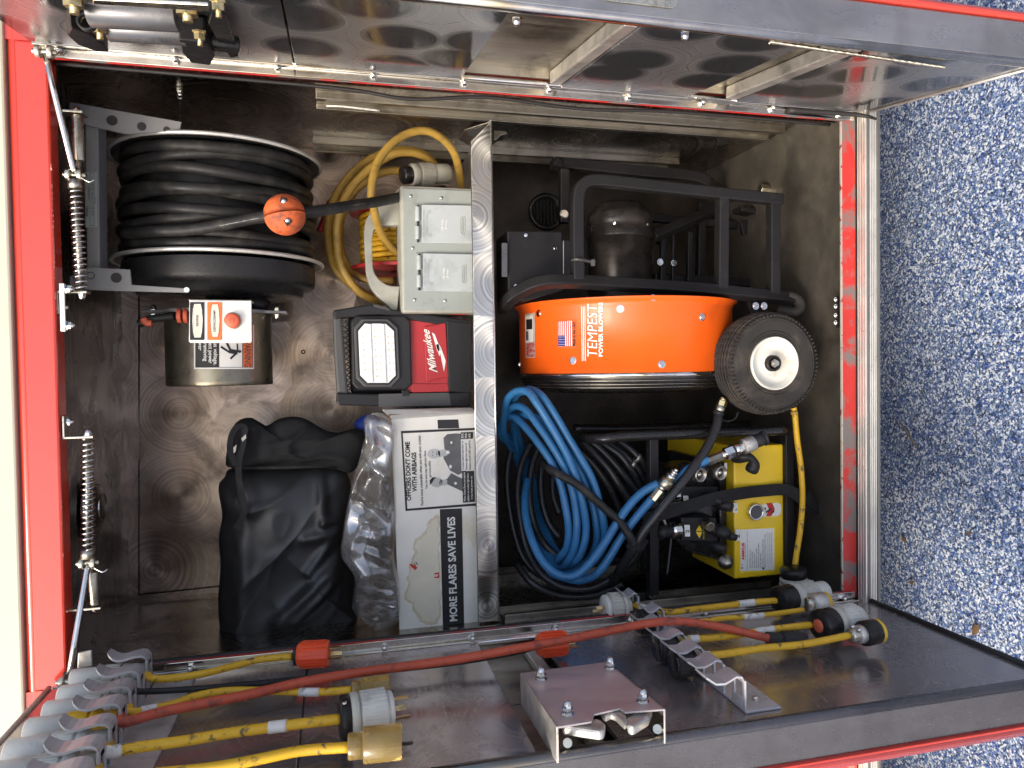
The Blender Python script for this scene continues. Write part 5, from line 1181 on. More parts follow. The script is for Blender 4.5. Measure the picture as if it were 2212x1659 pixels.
for i, s_ in enumerate(('Certified power unit, spans two hour periods', 'One operator, valve with dual selector', 'compatible with 2009 edition of the standard')): tt(s_, 1659+i*4, 1218, 1150, 2)
tt('R 1', 1605, 1228, 1219, 4.5, .02); mesh('lettering', g, 'dark_text', o)
g = G(); g.add([P(1649+2.6*math.cos(a_), 1228+2.6*math.sin(a_), Y=TY-.0017) for a_ in [2*math.pi*k/14 for k in range(14)]], [tuple(range(14))]); mesh('seal_print', g, 'hose_blue', o)
# elbow on tank
g = G(); g.tube([P(u, v, Y=y) for u, v, y in ((1585, 988, .11), (1605, 986, .085), (1622, 990, .075), (1628, 1003, .078), (1622, 1018, .085))], lambda s: .012+.003*math.sin(s*9), 14); mesh('black_elbow', g, 'plastic_black', hp_)
# frame of the unit
mesh('frame_tube', G().tube([P(u, v, Y=y) for u, v, y in ((1240, 940, .3), (1262, 945, .18), (1300, 948, .125), (1340, 943, .115), (1400, 940, .11), (1550, 935, .105), (1700, 929, .10))], .0118, 12), 'gloss_black', hp_)
mesh('frame_post', G().tube([P(1409, 945, Y=.118), P(1410, 1284, Y=.118)], .0108, 4, k=1, sq=True), 'frame_black', hp_, .002)
mesh('frame_tube', G().tube([P(1410, 1275, Y=.12), P(1408, 1284, Y=.2), P(1406, 1280, Y=.4)], .011, 10), 'gloss_black', hp_)
mesh('frame_tube', G().tube([P(1240, 926, Y=.40), P(1400, 924, Y=.40), P(1690, 915, Y=.40)], .012, 10), 'gloss_black', hp_)
mesh('frame_post', G().tube([P(1700, 929, Y=.12), P(1702, 1240, Y=.12)], .011, 4, k=1, sq=True), 'frame_black', hp_, .002)
mesh('strap', ribbon([P(u, v, Y=y) for u, v, y in ((1390, 1122, .10), (1440, 1108, .095), (1490, 1092, .09), (1545, 1076, .085), (1600, 1066, .10), (1650, 1060, .11), (1696, 1058, .10), (1722, 1070, .09), (1745, 1090, .10), (1778, 1112, .12))], .027, (0, -1, -.1), .002), 'strap', hp_)
mesh('strap', ribbon([P(1742, 1072, Y=.09), P(1758, 1088, Y=.10), P(1782, 1109, Y=.12)], .026, (0, -1, -.4), .002), 'strap', hp_)
mesh('lever', G().tube([P(u, v, Y=.12) for u, v in ((1450, 1160), (1446, 1200), (1441, 1240))], .0022, 6), 'plastic_char', hp_)
mesh('lever', G().tube([P(u, v, Y=.12) for u, v in ((1424, 1106), (1436, 1130), (1440, 1146))], .0045, 6), 'track_alu', hp_)
g = G(); g.bx(P(1430, 1240, Y=.3).x, P(1430, 1010, Y=.3).x, .32, .45, WB+.02, tz1+.14); mesh('engine_block', g, 'gloss_black', hp_, .01)

# ================================================================== blue hose
Bv = lambda pts: [P(.3662*x+1026, .3662*y+810, Y=Y_) for x, y, Y_ in pts]
bh = thing('blue_hose', 'coiled bright blue twin hydraulic hose with silver quick couplers', 'hose', P(1250, 1250, Y=.2))
bl_l = [(480, 1130, .24), (420, 1050, .30), (370, 930, .36), (330, 780, .41), (290, 620, .43), (235, 470, .41)]
blue = [[(170, 350, .31), (175, 220, .26), (195, 140, .22), (245, 98, .19), (310, 100, .165), (360, 160, .15), (430, 270, .14), (500, 390, .13), (565, 520, .125), (610, 650, .12), (640, 780, .12), (655, 900, .125), (640, 1010, .13), (590, 1100, .15)],
 [(230, 160, .26), (300, 92, .21), (345, 92, .19), (400, 130, .165), (470, 230, .15), (545, 360, .14), (630, 500, .13), (690, 610, .125), (730, 740, .12), (758, 860, .12), (765, 960, .13), (740, 1050, .14), (660, 1130, .17), (560, 1160, .19)],
 [(155, 360, .32), (175, 240, .28), (230, 185, .24), (300, 205, .2), (375, 300, .17), (450, 410, .15), (520, 530, .14), (570, 660, .13), (595, 800, .13), (600, 920, .13), (580, 1040, .14), (530, 1120, .17)],
 [(150, 300, .33), (220, 245, .27), (300, 310, .22), (380, 410, .18), (455, 520, .16), (505, 640, .15), (535, 780, .14), (552, 910, .14), (540, 1020, .15), (490, 1090, .18)],
 [(240, 260, .30), (360, 250, .22), (440, 330, .18), (520, 420, .16), (590, 520, .15), (650, 640, .14), (695, 770, .14), (715, 880, .14), (718, 980, .15), (680, 1080, .17), (590, 1140, .19)],
 [(310, 620, .30), (296, 720, .25), (300, 830, .2), (325, 940, .16), (375, 1060, .13), (440, 1145, .11), (520, 1188, .1), (600, 1180, .09), (680, 1110, .085), (760, 1000, .08), (840, 870, .078), (910, 770, .075), (990, 690, .07), (1080, 640, .06)],
 [(450, 1170, .2), (560, 1205, .14), (640, 1208, .12), (720, 1170, .1), (790, 1080, .09), (850, 980, .085), (920, 880, .08), (985, 800, .07), (1045, 730, .062)],
 [(1180, 640, .07), (1250, 565, .06), (1310, 530, .055), (1378, 500, .05)]]
for i in range(5): k_ = i*14; blue[i] = blue[i]+[(x+k_*.8, y-k_*.6, Y_+.004*i) for x, y, Y_ in bl_l]
for i, l in enumerate(blue): mesh('hose_loop', G().tube(Bv(l), .0086 if i < 5 else .009, 12, closed=i < 5), 'hose_blue', bh)
def coupler(base_, tip, prof, label, parent):
    a, b = base_, tip; ax = (b-a).normalized(); L_ = (b-a).length
    for f0, f1, r, mt, nm, n in prof:
        g = G(); e = .0012; l = L_*(f1-f0); g.lathe(a+ax*L_*f0, ax, [(0, 0), (0, r-e), (e, r), (l-e, r), (l, r-e), (l, 0)], n, n > 8); mesh(nm, g, mt, parent)
q0, q1 = Bv([(1048, 735, .06)])[0], Bv([(1190, 555, .04)])[0]
coupler(q0, q1, ((0, .34, .0105, 'zinc', 'ferrule', 8), (.34, .42, .008, 'chrome', 'collar', 16), (.42, .66, .0148, 'zinc', 'coupling_body', 24), (.66, .7, .0125, 'gold_zinc', 'collar', 24), (.7, .8, .0115, 'chrome', 'nipple', 24), (.8, .86, .0075, 'chrome', 'nipple', 20), (.86, .93, .009, 'chrome', 'nipple', 20), (.93, 1, .0055, 'chrome', 'nipple_tip', 16)), '', bh)
q0, q1 = Bv([(1372, 510, .05)])[0], Bv([(1712, 370, .04)])[0]
coupler(q0, q1, ((0, .24, .0105, 'track_alu', 'ferrule', 8), (.24, .3, .009, 'chrome', 'collar', 20), (.3, .44, .0145, 'chrome', 'hex_body', 6), (.44, .46, .0165, 'seal', 'o_ring', 24), (.46, .6, .0125, 'chrome', 'coupling_body', 20), (.6, .8, .0175, 'knurl', 'knurled_sleeve', 32), (.8, .97, .0145, 'plastic_black', 'dust_cap', 24), (.96, 1, .017, 'plastic_black', 'dust_cap_lip', 24)), '', bh)
mesh('hose_strap', ribbon(Bv([(905, 985, .07), (940, 1000, .06), (1000, 1000, .07), (1010, 1010, .10)]), .024, (.2, -1, .2), .002), 'strap', bh)

# ---- black hoses and cord
kh = thing('black_hose_coil', 'shiny black rubber hose coiled behind the blue hose with two metal clamps', 'hose', P(1200, 1290, Y=.3))
blk = [[(640, 390, .24), (700, 460, .22), (790, 560, .2), (870, 680, .19), (950, 800, .2)], [(600, 380, .26), (690, 400, .24), (800, 500, .23), (900, 620, .22), (980, 720, .23)], [(740, 400, .26), (850, 470, .24), (920, 560, .23), (985, 680, .24)],
  [(850, 390, .27), (920, 440, .25), (975, 500, .24), (1000, 560, .25)], [(780, 395, .28), (880, 470, .25), (960, 560, .24), (1000, 640, .25)], [(600, 430, .26), (700, 530, .24), (790, 660, .23), (850, 790, .23), (880, 900, .24)],
  [(330, 400, .38), (270, 540, .36), (250, 700, .34), (270, 880, .32), (310, 1040, .3), (390, 1170, .26), (520, 1250, .22), (680, 1260, .2), (820, 1190, .19), (930, 1090, .18), (990, 1000, .17)],
  [(400, 380, .4), (340, 520, .38), (320, 700, .36), (350, 880, .34), (420, 1010, .3), (520, 1090, .28)], [(230, 380, .4), (190, 560, .38), (200, 760, .36), (240, 960, .34), (300, 1100, .32), (420, 1200, .3), (600, 1220, .28)],
  [(470, 380, .42), (400, 520, .4), (390, 700, .38), (430, 860, .36), (500, 960, .34)], [(540, 400, .42), (470, 540, .4), (460, 700, .38), (500, 820, .36)], [(250, 1120, .3), (340, 1230, .26), (500, 1300, .24), (700, 1300, .22), (870, 1230, .2)]]
for l in blk: mesh('hose_loop', G().tube(Bv(l), .0088, 10), 'hose_black', kh)
for a_, b_ in ((((930, 470, .236), (985, 485, .236))), (((905, 505, .236), (950, 525, .236)))):
    q0, q1 = Bv([a_])[0], Bv([b_])[0]; m_ = (q0+q1)/2; g = G(); g.lathe(m_-V((.3, 0, -.6)).normalized()*.004, V((-.55, 0, -.85)), [(0, .0102), (0, .0112), (.009, .0112), (.009, .0102)], 20); mesh('hose_clamp', g, 'cast_alu', kh)
c2 = thing('black_power_cord', 'thick black power cord crossing over the blue hose loops', 'power cord', P(1350, 1160, Y=.08))
mesh('cord', G().tube(Bv([(405, 520, .24), (440, 555, .15), (520, 600, .115), (600, 645, .105), (690, 720, .1), (770, 790, .095), (850, 860, .075), (905, 940, .06), (935, 1000, .06)]), .0092, 12), 'cable_black', c2)
ah = thing('air_hose_end', 'black hose ending in a brass tipped fitting beside the tyre', 'hose', P(1556, 880, Y=.1))
mesh('hose', G().tube([P(u, v, Y=y) for u, v, y in ((1553, 892, .09), (1546, 925, .075), (1524, 972, .06), (1490, 1020, .05), (1455, 1065, .05), (1420, 1110, .055), (1390, 1150, .065), (1365, 1190, .08), (1340, 1230, .13), (1320, 1260, .2))], .0105, 12), 'hose_black', ah)
q0, q1 = P(1552, 893, Y=.09), P(1562, 862, Y=.09)
coupler(q0, q1, ((-.1, .15, .0125, 'plastic_black', 'sleeve_end', 20), (.15, .55, .0105, 'track_alu', 'ferrule', 20), (.5, .9, .0115, 'gold_zinc', 'nozzle_nut', 6), (.85, 1.1, .008, 'gold_zinc', 'nozzle_tip', 16)), '', ah)
mesh('tether_loop', G().tube([P(u, v, Y=.10) for u, v in ((1556, 905), (1572, 910), (1588, 904), (1594, 890))], .0024, 8), 'cable_black', ah)
yc = thing('short_yellow_cord', 'yellow cord with a dark round plug standing upright in front of the sill', 'power cord', P(1735, 1235, Y=.09))
mesh('cord', G().tube([P(u, v, Y=.085) for u, v in ((1714, 880), (1717, 895), (1722, 950), (1729, 1000), (1733, 1050), (1733, 1095), (1728, 1150), (1720, 1200), (1716, 1240))], .0066, 12), 'yellow_cord', yc)
mesh('cord_band', G().cyl(P(1715, 888, Y=.083), P(1716, 895, Y=.083), .0082, 14), 'yellow_old', yc)
a, b = P(1713, 1226, Y=.06), P(1716, 1280, Y=.06)
plug(yc, a, b, ((0, .42, .029, 'motor_black', 'plug_cap'), (.40, .60, .030, 'plug_grey', 'collar'), (.6, 1, .030, 'plug_grey', 'ribbed_grip')))
mesh('cap_screw', G().lathe(P(1733, 1246, Y=.06), (0, -1, 0), [(0, .004), (.002, .0036), (.002, 0)], 12), 'chrome', yc)

# ================================================================== things on the left door
H = dl.hit
DN = dl.n
def onD(pts): return [H(u, v, off) for u, v, off in pts]
def rack_hook(parent, A, B, up, depth, mat='hook_alu'):
    """one hook: upright web standing off the door, lip folded over its outer end.
    A, B: the two corners of the fold seen from the viewer, up: along +z"""
    pass
# upper rack: base strip on the door with forked hooks, cords hang through the forks
up_rack = thing('upper_plug_rack', 'cast aluminium rack of curled hooks holding plugs at the top of the lower door', 'plug rack', H(250, 1540, .0))
def jhook(parent, tip, bend, foot, wd, off, mat='hook_alu'):
    """tip..bend: picture points of the lip (free end to fold); foot: where the web drops; wd: width vector in door w direction"""
    T_, B_ = H(*tip, off), H(*bend, off)
    zt, zb_ = T_.z, B_.z; wc_ = ((B_-dl.h).dot(dl.d)); L = abs(zt-zb_)
    prof = [(zt, off+.009), (zt-.05*L, off+.005), (zt-.14*L, off), (zt-.26*L, off-.003), (zt-.40*L, off-.003), (zt-.54*L, off-.001), (zt-.7*L, off+.001), (zt-.84*L, off+.001), (zb_+.005, off-.001), (zb_+.002, off-.004), (zb_, off-.009), (zb_, off-.016)]
    g = G(); th = .0038; outr = [dl.p(wc_-wd/2, z, o) for z, o in prof]
    n = len(prof); vs = []
    for i, (z, o) in enumerate(prof):
        tap = (.62, .85, 1.0)[min(i, 2)]
        for s in (-1, 1):
            for t_ in (0, th): vs.append(dl.p(wc_+s*wd/2*tap, z, o-t_))
    fs = []
    for i in range(n-1):
        a = 4*i; b = 4*i+4
        fs += [(a, a+2, b+2, b), (a+1, b+1, b+3, a+3), (a, b, b+1, a+1), (a+2, a+3, b+3, b+2)]
    fs += [(0, 1, 3, 2), (4*n-4, 4*n-2, 4*n-1, 4*n-3)]
    g.add(vs, fs, False); lip = mesh('hook', g, mat, parent, .0008)
    g = G(); dl.block(g, wc_-wd/2, wc_-wd/2+.008, zb_-.0005, zb_+.0035, .002, off-.009); dl.block(g, wc_+wd/2-.008, wc_+wd/2, zb_-.0005, zb_+.0035, .002, off-.009); dl.block(g, wc_-wd/2+.008, wc_+wd/2-.008, zb_-.0005, zb_+.0035, .002, .014)
    mesh('hook_fork', g, mat, lip, .001)
    return lip, wc_, zb_
hooks = [((240, 1412), (323, 1408)), ((218, 1442), (306, 1440)), ((191, 1476), (288, 1472)), ((166, 1514), (267, 1508)), ((140, 1555), (245, 1550)), ((107, 1604), (221, 1597)), ((70, 1655), (195, 1646))]
HO = .060
info = []
for tip, bend in hooks: info.append(jhook(up_rack, tip, bend, None, .031, HO))
zb0 = sum(i[2] for i in info)/len(info)
g = G(); dl.block(g, info[0][1]-.02, info[-1][1]+.02, zb0-.058, zb0+.004, .0006, .0046); base_ = mesh('base_strip', g, 'hook_alu', up_rack, .001)
for k in (0, 1.5, 3.5, 5.5): q = dl.p(info[0][1]+(info[-1][1]-info[0][1])*k/6, zb0-.035, .0048); inst('screw_head', nut_me, 'chrome', base_, q, DN).scale = (.7, .7, .4)
# a row of plug bodies standing on the hooks
def top_plug(i, r, L, mats, label, cat='plug', grp='plugs resting on the upper rack', off=.034, root=None):
    w_, z = info[i][1], info[i][2]
    a, b = dl.p(w_, z+.005, off), dl.p(w_, z+.005+L, off)
    t = root or thing('plug', label, cat, a, grp)
    c0, c1, c2 = mats
    plug(t, a, b, ((0, .2, r*.85, c0, 'cap'), (.19, .32, r, c1, 'collar'), (.32, .58, r*.97, c1, 'ribbed_grip'), (.57, 1, r*.94, c2, 'nose')))
    return t, a
def cord(parent, pts, r=.0058, mat='yellow_cord', bands=()):
    p = onD(pts); mesh('cord', G().tube(p, r, 12), mat, parent)
    sp_ = smooth_path(p, 10)
    for f0, f1 in bands:
        i0, i1 = int(f0*(len(sp_)-1)), max(int(f0*(len(sp_)-1))+1, int(f1*(len(sp_)-1)))
        mesh('tape_band', G().tube(sp_[i0:i1+1], r*1.12, 12, k=1), 'tape_white', parent)
def blades(parent, base_pt, ax, n=2, L=.018, r=.010, mat='brass'):
    ax = ax.normalized(); a, u_, w_ = frame_z(ax)
    for k in range(n):
        t_ = 2*math.pi*k/n+.6; c_ = base_pt+(u_*math.cos(t_)+w_*math.sin(t_))*r; tn = (-u_*math.sin(t_)+w_*math.cos(t_))
        g = G(); g.slab([c_-tn*.0035, c_+tn*.0035, c_+tn*.0035+ax*L, c_+tn*.001+ax*L*1.05, c_-tn*.0035+ax*L], (u_*math.cos(t_)+w_*math.sin(t_))*.0016); mesh('blade', g, mat, parent, .0003)
def pigtail(i, name_label, r, L, mats, pts, bands, cr=.0062, cmat='yellow_cord', off=.036):
    w_, z = info[i][1], info[i][2]
    t = thing('pigtail_cord', name_label, 'adapter cord', dl.p(w_, z, off), 'adapter cords hanging on the upper rack')
    top_plug(i, r, L, mats, None, root=t, off=.026)
    a = dl.p(w_, z+.006, .026)
    sp0 = [a]+onD(pts)
    mesh('cord', G().tube(sp0, cr, 12), cmat, t)
    s_ = smooth_path(sp0, 10)
    for f0, f1 in bands:
        i0 = int(f0*(len(s_)-1)); i1 = max(i0+1, int(f1*(len(s_)-1))); mesh('tape_band', G().tube(s_[i0:i1+1], cr*1.13, 12, k=1), 'tape_white', t)
    return t
greyset = ('plug_grey', 'plug_grey', 'plug_white')
# 1: yellow cord to an orange plug
t = pigtail(0, 'yellow adapter cord ending in a fluted orange plug, nearest the door hinge', .0185, .112, greyset, ((330, 1466, .03), (380, 1464, .028), (440, 1455, .028), (500, 1440, .026), (560, 1425, .026), (632, 1418, .03)), (), .0060, off=.022)
def fluted(parent, a, b, r, mat, hexn=10):
    ax = (b-a).normalized(); L = (b-a).length
    g = G(); g.lathe(a, ax, [(0, 0), (0, r*.72), (L*.1, r*.92), (L*.16, r), (L*.93, r), (L, r*.97), (L, 0)], hexn, False); o = mesh('plug_body', g, mat, parent, .0015)
    aa, u_, w_ = frame_z(ax); g = G()
    for k in range(22):
        t_ = 2*math.pi*k/22; d = u_*math.cos(t_)+w_*math.sin(t_); c_ = a+d*r*.985; tn = -u_*math.sin(t_)+w_*math.cos(t_)
        g.slab([c_+ax*L*.2-tn*.0007, c_+ax*L*.9-tn*.0007, c_+ax*L*.9+tn*.0007, c_+ax*L*.2+tn*.0007], d*.0012)
    rb = mesh('flutes', g, mat, o); rb['kind'] = 'stuff'
a, b = H(640, 1415, .032), H(711, 1411, .032); fluted(t, a, b, .0222, 'orange_plug'); mesh('gasket', G().cyl(a-(b-a)*.05, a+(b-a)*.03, .0175, 20), 'seal', t); blades(t, b, b-a, 3, .02, .009)
# 2: black thin cord to the second orange plug
t = pigtail(1, 'black adapter cord ending in the angular orange plug half hidden by the red cord', .0185, .112, greyset, ((305, 1494, .03), (420, 1488, .028), (600, 1472, .022), (800, 1452, .02), (980, 1432, .02), (1100, 1412, .024), (1158, 1398, .026)), (), .0048, 'cable_black', off=.026)
a, b = H(1158, 1394, .028), H(1224, 1388, .028); fluted(t, a, b, .0215, 'orange_plug', 8); blades(t, b, b-a, 3, .018, .009)
# 3: yellow, taped, ends in an amber connector
t = pigtail(2, 'yellow adapter cord with printed tape bands and a long amber connector', .0195, .114, ('plug_grey', 'plug_white', 'plug_white'), ((285, 1538, .03), (320, 1533, .028), (370, 1522, .026), (430, 1502, .026), (500, 1492, .026), (600, 1493, .024), (690, 1495, .022), (760, 1490, .024)), ((.2, .3), (.82, .88)), .0058, off=.03)
a, b = H(760, 1488, .024), H(842, 1478, .024); coupler(a, b, ((0, .25, .012, 'plug_amber', 'neck', 20), (.22, 1, .0165, 'plug_amber', 'connector_body', 8)), '', t)
g = G(); text(g, 'E33211', H(712, 1496, .029), H(735, 1492, .029), (ZP*-1).cross(DN)*-1 if 0 else DN*0+V((0, 1, 0)), .003); mesh('cord_print', g, 'print_black', t)
# 4: long red cord
w_, z = info[3][1], info[3][2]
t = thing('red_extension_cord', 'long dirty red cord running the length of the lower door to a black end', 'extension cord', dl.p(w_, z, .036))
top_plug(3, .0215, .118, ('plug_yellow', 'plug_yellow', 'plug_white'), None, root=t, off=.026)
redp = ((268, 1560, .036), (330, 1543, .036), (400, 1527, .036), (480, 1512, .036), (560, 1495, .036), (660, 1472, .036), (780, 1452, .038), (900, 1436, .04), (1000, 1422, .044), (1100, 1404, .05), (1200, 1386, .056), (1300, 1366, .06), (1380, 1350, .064), (1450, 1342, .066), (1520, 1348, .058), (1590, 1362, .045), (1660, 1379, .032))
mesh('cord', G().tube([dl.p(w_, z+.006, .036)]+onD(redp), .0073, 12), 'red_cord', t)
coupler(H(1655, 1378, .03), H(1740, 1384, .022), ((0, .5, .0105, 'rubber', 'black_sleeve', 20), (.4, 1, .0145, 'rubber', 'black_end', 20)), '', t)
# 5: yellow to the big grey plug
t = pigtail(4, 'yellow adapter cord ending in the largest grey plug with three bent blades', .0225, .122, ('plug_grey', 'plug_white', 'plug_white'), ((225, 1625, .034), (300, 1614, .034), (400, 1600, .034), (500, 1583, .034), (580, 1572, .034), (660, 1562, .036), (735, 1553, .036)), ((.14, .24), (.72, .79)), .0072, off=.036)
a, b = H(733, 1552, .036), H(848, 1532, .036)
plug(t, a, b, ((0, .22, .0305, 'motor_black', 'plug_cap'), (.2, .36, .0315, 'plug_grey', 'collar'), (.36, .9, .030, 'plug_white', 'ribbed_grip'), (.9, 1, .026, 'plug_white', 'plug_face'))); blades(t, b, b-a, 3, .022, .014)
mesh('cap_screw', G().lathe(a+(b-a)*.1+V((.006, -.018, -.0)) + DN*.022, DN, [(0, .003), (.002, .0026), (.002, 0)], 10), 'chrome', t)
# 6: yellow to amber connector at the lower edge
t = pigtail(5, 'bare yellow adapter cord, lowest in the picture, ending in an amber connector', .023, .124, ('plug_grey', 'plug_white', 'plug_white'), ((215, 1690, .036), (330, 1672, .036), (450, 1660, .036), (560, 1640, .036), (650, 1622, .036), (755, 1614, .036)), (), .0068, off=.036)
a, b = H(752, 1613, .036), H(868, 1601, .036); coupler(a, b, ((0, .3, .0165, 'plug_amber', 'neck', 20), (.28, 1, .0225, 'plug_amber', 'connector_body', 24)), '', t); blades(t, b, b-a, 1, .014, .003, 'gloss_black')
tp_, _ = top_plug(6, .023, .126, ('plug_grey', 'plug_white', 'plug_white'), 'grey plug lying in the corner of the picture on the last upper hook', off=.026)

# lower rack: bare strip with angular hooks
lo = thing('lower_plug_rack', 'bent bare aluminium rack with angular hooks low on the lower door', 'plug rack', H(1500, 1450, 0))
lh = [((1336, 1283), (1384, 1302)), ((1382, 1315), (1439, 1335)), ((1370, 1343), (1440, 1362)), ((1402, 1372), (1476, 1384)), ((1436, 1402), (1515, 1415)), ((1474, 1432), (1557, 1444)), ((1514, 1467), (1600, 1478))]
linfo = []
LO = .052
for k, (tip, bend) in enumerate(lh):
    T_, B_ = H(*tip, LO), H(*bend, LO-.012)
    linfo.append(((T_-dl.h).dot(dl.d), B_.z, T_.z))
w0_ = sum(l[0] for l in linfo)/len(linfo)
wa, wbb = .035, .33
for k in range(7):
    l = linfo[k]; w_ = l[0]; zt, zb_ = l[2], l[1]; L = zt-zb_
    prof = [(zt, LO+.010), (zt-.25*L, LO-.001), (zt-.5*L, LO-.002), (zt-.8*L, LO+.006), (zb_+.003, LO+.004), (zb_, LO-.004)]
    vs = []; n = len(prof); wd = .036
    for i, (z, o) in enumerate(prof):
        for s in (-1, 1):
            for t_ in (0, .0035): vs.append(dl.p(w_+s*wd/2, z, o-t_))
    fs = []
    for i in range(n-1):
        a = 4*i; b = 4*i+4; fs += [(a, a+2, b+2, b), (a+1, b+1, b+3, a+3), (a, b, b+1, a+1), (a+2, a+3, b+3, b+2)]
    fs += [(0, 1, 3, 2), (4*n-4, 4*n-2, 4*n-1, 4*n-3)]
    o = mesh('hook', G().add(vs, fs, False), 'hook_alu', lo, .0008)
    g = G(); dl.block(g, w_-wd/2, w_-wd/2+.007, zb_-.0035, zb_, .003, LO-.003); dl.block(g, w_+wd/2-.007, w_+wd/2, zb_-.0035, zb_, .003, LO-.003); dl.block(g, w_-wd/2+.007, w_+wd/2-.007, zb_-.0035, zb_, .003, .02); mesh('hook_fork', g, 'hook_alu', o, .001)
zl = sum(l[1] for l in linfo)/7
g = G(); dl.block(g, linfo[0][0]-.02, linfo[-1][0]+.02, zl-.055, zl+.004, .0006, .0046); o = mesh('base_strip', g, 'hook_alu', lo, .001)
inst('screw_head', nut_me, 'chrome', o, dl.p(linfo[-1][0]-.01, zl-.03, .0048), DN).scale = (.8, .8, .5)
low = []
for k, (pts, r, bands, top, lab) in enumerate((
    (((1440, 1322, .03), (1500, 1316, .03), (1570, 1308, .03), (1630, 1301, .03), (1690, 1296, .034)), .0064, ((.06, .14), (.68, .8)), 'grey', 'yellow adapter cord nearest the hinge on the lower rack, grey plug above it'),
    (((1445, 1346, .03), (1500, 1344, .03), (1560, 1336, .03), (1640, 1330, .03), (1736, 1317, .034)), .0050, ((.2, .3), (.72, .82)), 'dark', 'thinner yellow adapter cord second on the lower rack ending beside a small steel plug'),
    (((1484, 1382, .034), (1540, 1378, .034), (1600, 1370, .034), (1680, 1358, .034), (1776, 1347, .036)), .0062, ((.22, .3), (.68, .78)), 'dark', 'yellow adapter cord whose red ringed dark cap plug lies crosswise'),
    (((1522, 1417, .034), (1570, 1412, .034), (1650, 1400, .034), (1740, 1391, .034), (1836, 1372, .036)), .0062, ((.15, .27),), 'dark', 'dirty yellow adapter cord farthest from the hinge ending in a round yellow rimmed plug'))):
    i = (0, 1, 3, 4)[k]; wz = (linfo[i][0], linfo[i][1])
    t = thing('pigtail_cord', lab, 'adapter cord', dl.p(wz[0], wz[1], .03), 'adapter cords hanging on the lower rack'); low.append(t)
    a0 = dl.p(wz[0], wz[1]+.004, .026); sp0 = [a0]+onD(pts); mesh('cord', G().tube(sp0, r, 12), 'yellow_cord', t)
    s_ = smooth_path(sp0, 10)
    for f0, f1 in bands:
        i0 = int(f0*(len(s_)-1)); i1 = max(i0+1, int(f1*(len(s_)-1))); mesh('tape_band', G().tube(s_[i0:i1+1], r*1.13, 12, k=1), 'tape_white', t)
    if top == 'grey':
        a, b = dl.p(wz[0], wz[1]+.012, .024), dl.p(wz[0], wz[1]+.068, .024)
        plug(t, a, b, ((0, .2, .022, 'plug_grey', 'cap'), (.18, .34, .030, 'plug_grey', 'collar'), (.34, .82, .0295, 'plug_grey', 'ribbed_grip'), (.82, 1, .028, 'plug_white', 'plug_face'))); blades(t, b, b-a, 2, .02, .010)
    else:
        a, b = dl.p(wz[0], wz[1]+.006, .026), dl.p(wz[0], wz[1]+.046, .026)
        plug(t, a, b, ((0, .2, .018, 'rubber', 'cap'), (.2, .9, .0225, 'rubber', 'ribbed_grip'), (.9, 1, .021, 'gloss_black', 'plug_face')))
# ends of the lower cords
a, b = H(1680, 1296, .036), H(1782, 1277, .036)
plug(low[0], a, b, ((0, .30, .0275, 'motor_black', 'plug_cap'), (.28, .44, .029, 'plug_grey', 'collar'), (.44, .74, .0275, 'plug_grey', 'ribbed_grip'), (.74, 1, .022, 'plug_white', 'nose')))
a, b = H(1740, 1306, .03), H(1786, 1299, .03); plug(low[1], a, b, ((0, .3, .014, 'zinc', 'clamp'), (.25, .85, .021, 'cast_alu', 'plug_body'), (.82, 1, .0195, 'plug_yellow', 'yellow_rim')), 18)
a, b = H(1768, 1352, .04), H(1858, 1336, .04)
plug(low[2], a, b, ((-.03, .06, .012, 'button_red', 'red_ring'), (0, .36, .029, 'motor_black', 'plug_cap'), (.34, .48, .0305, 'plug_grey', 'collar'), (.48, .9, .0285, 'plug_white', 'ribbed_grip'), (.88, 1, .024, 'plug_grey', 'plug_face')))
a, b = H(1836, 1374, .036), H(1900, 1362, .036); plug(low[3], a, b, ((0, .3, .012, 'zinc', 'clamp'), (.22, .45, .016, 'cast_alu', 'shoulder'), (.4, .88, .022, 'motor_black', 'plug_body'), (.85, .97, .0215, 'plug_yellow', 'yellow_rim')), 22)
for s in (-1, 1): q = a+(b-a)*.2+DN*.012+V((0, s*.008, 0)); mesh('clamp_screw', G().lathe(q, DN, [(0, .0045), (.003, .004), (.003, 0)], 12), 'chrome', low[3])
blades(low[3], b-(b-a)*.05, b-a, 1, .006, .004, 'gloss_black')

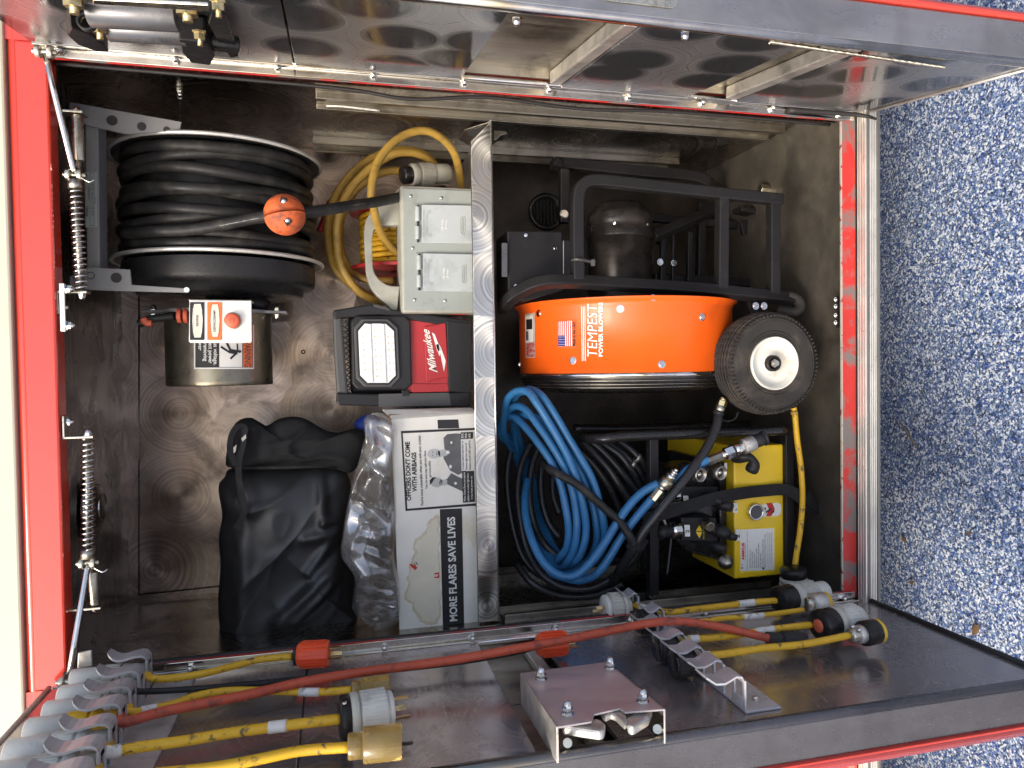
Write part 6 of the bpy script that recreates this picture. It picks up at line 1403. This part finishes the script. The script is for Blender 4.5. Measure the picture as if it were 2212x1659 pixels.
# latch box on the door
lb = thing('door_latch_box', 'folded stainless cover over the latch rods on the lower door', 'latch cover', H(1280, 1520, 0))
O_ = .05
cA, cB, cC, cD = H(1123, 1453, O_), H(1313, 1428, O_), H(1438, 1531, O_), H(1202, 1570, O_)
zs = lambda q: q.z
wv = lambda q: (q-dl.h).dot(dl.d)
notch = [H(u, v, O_) for u, v in ((1438, 1531), (1350, 1538), (1338, 1530), (1284, 1542), (1278, 1558), (1202, 1570))]
g = G(); g.slab([cA, cB]+notch, DN*-.003); top_ = mesh('cover_plate', g, 'brushed', lb, .0008)
fl = H(1202, 1570, O_); g = G(); g.slab([cA, cD, cD-DN*(O_-.002), cA-DN*(O_-.002)], (0, 0, -.003)); mesh('side_flange', g, 'cast_alu', lb, .0006)
g = G(); g.slab([cB, cC, cC-DN*(O_-.002), cB-DN*(O_-.002)], (0, 0, .003)); mesh('side_flange', g, 'polished', lb, .0006)
g = G(); g.slab([cA, cB, cB-DN*(O_-.002), cA-DN*(O_-.002)], dl.d*.003); mesh('rear_flange', g, 'polished', lb, .0006)
for u, v in ((1169, 1466), (1318, 1443), (1226, 1541), (1389, 1515)):
    q = H(u, v, O_); st_ = mesh('cover_stud', G().cyl(q, q+DN*.012, .0045, 12), 'zinc', lb); inst('cap_nut', nut_me, 'chrome', st_, q+DN*.006, DN); inst('washer', nut_me, 'zinc', st_, q, DN).scale = (1.15, 1.15, .35)
for uvs in (((1212, 1572), (1220, 1566), (1296, 1574), (1308, 1584), (1306, 1598), (1296, 1602), (1220, 1590), (1214, 1588)), ((1352, 1572), (1400, 1545), (1410, 1550), (1402, 1570), (1368, 1592), (1356, 1588))):
    mesh('latch_arm', G().slab([H(u, v, .03) for u, v in uvs], DN*.014), 'cast_alu', lb, .004)
mesh('latch_claw', G().slab([H(u, v, .036) for u, v in ((1336, 1530), (1346, 1536), (1356, 1572), (1350, 1580), (1330, 1560), (1320, 1556), (1308, 1562), (1300, 1556), (1318, 1542))], DN*.01), 'cast_alu', lb, .003)
for u, v in ((1226, 1605), (1420, 1575)): mesh('latch_post', G().cyl(H(u, v, .001), H(u, v, .036), .006, 12), 'zinc', lb)
# seams in the lower door skin
for u in (665,):
    zz = dl.zat(u, 1425); g = G(); dl.block(g, .012, dl.W-.03, zz-.0008, zz+.0008, .0002, .0009); mesh('panel_seam', g, 'seal', ldoor)
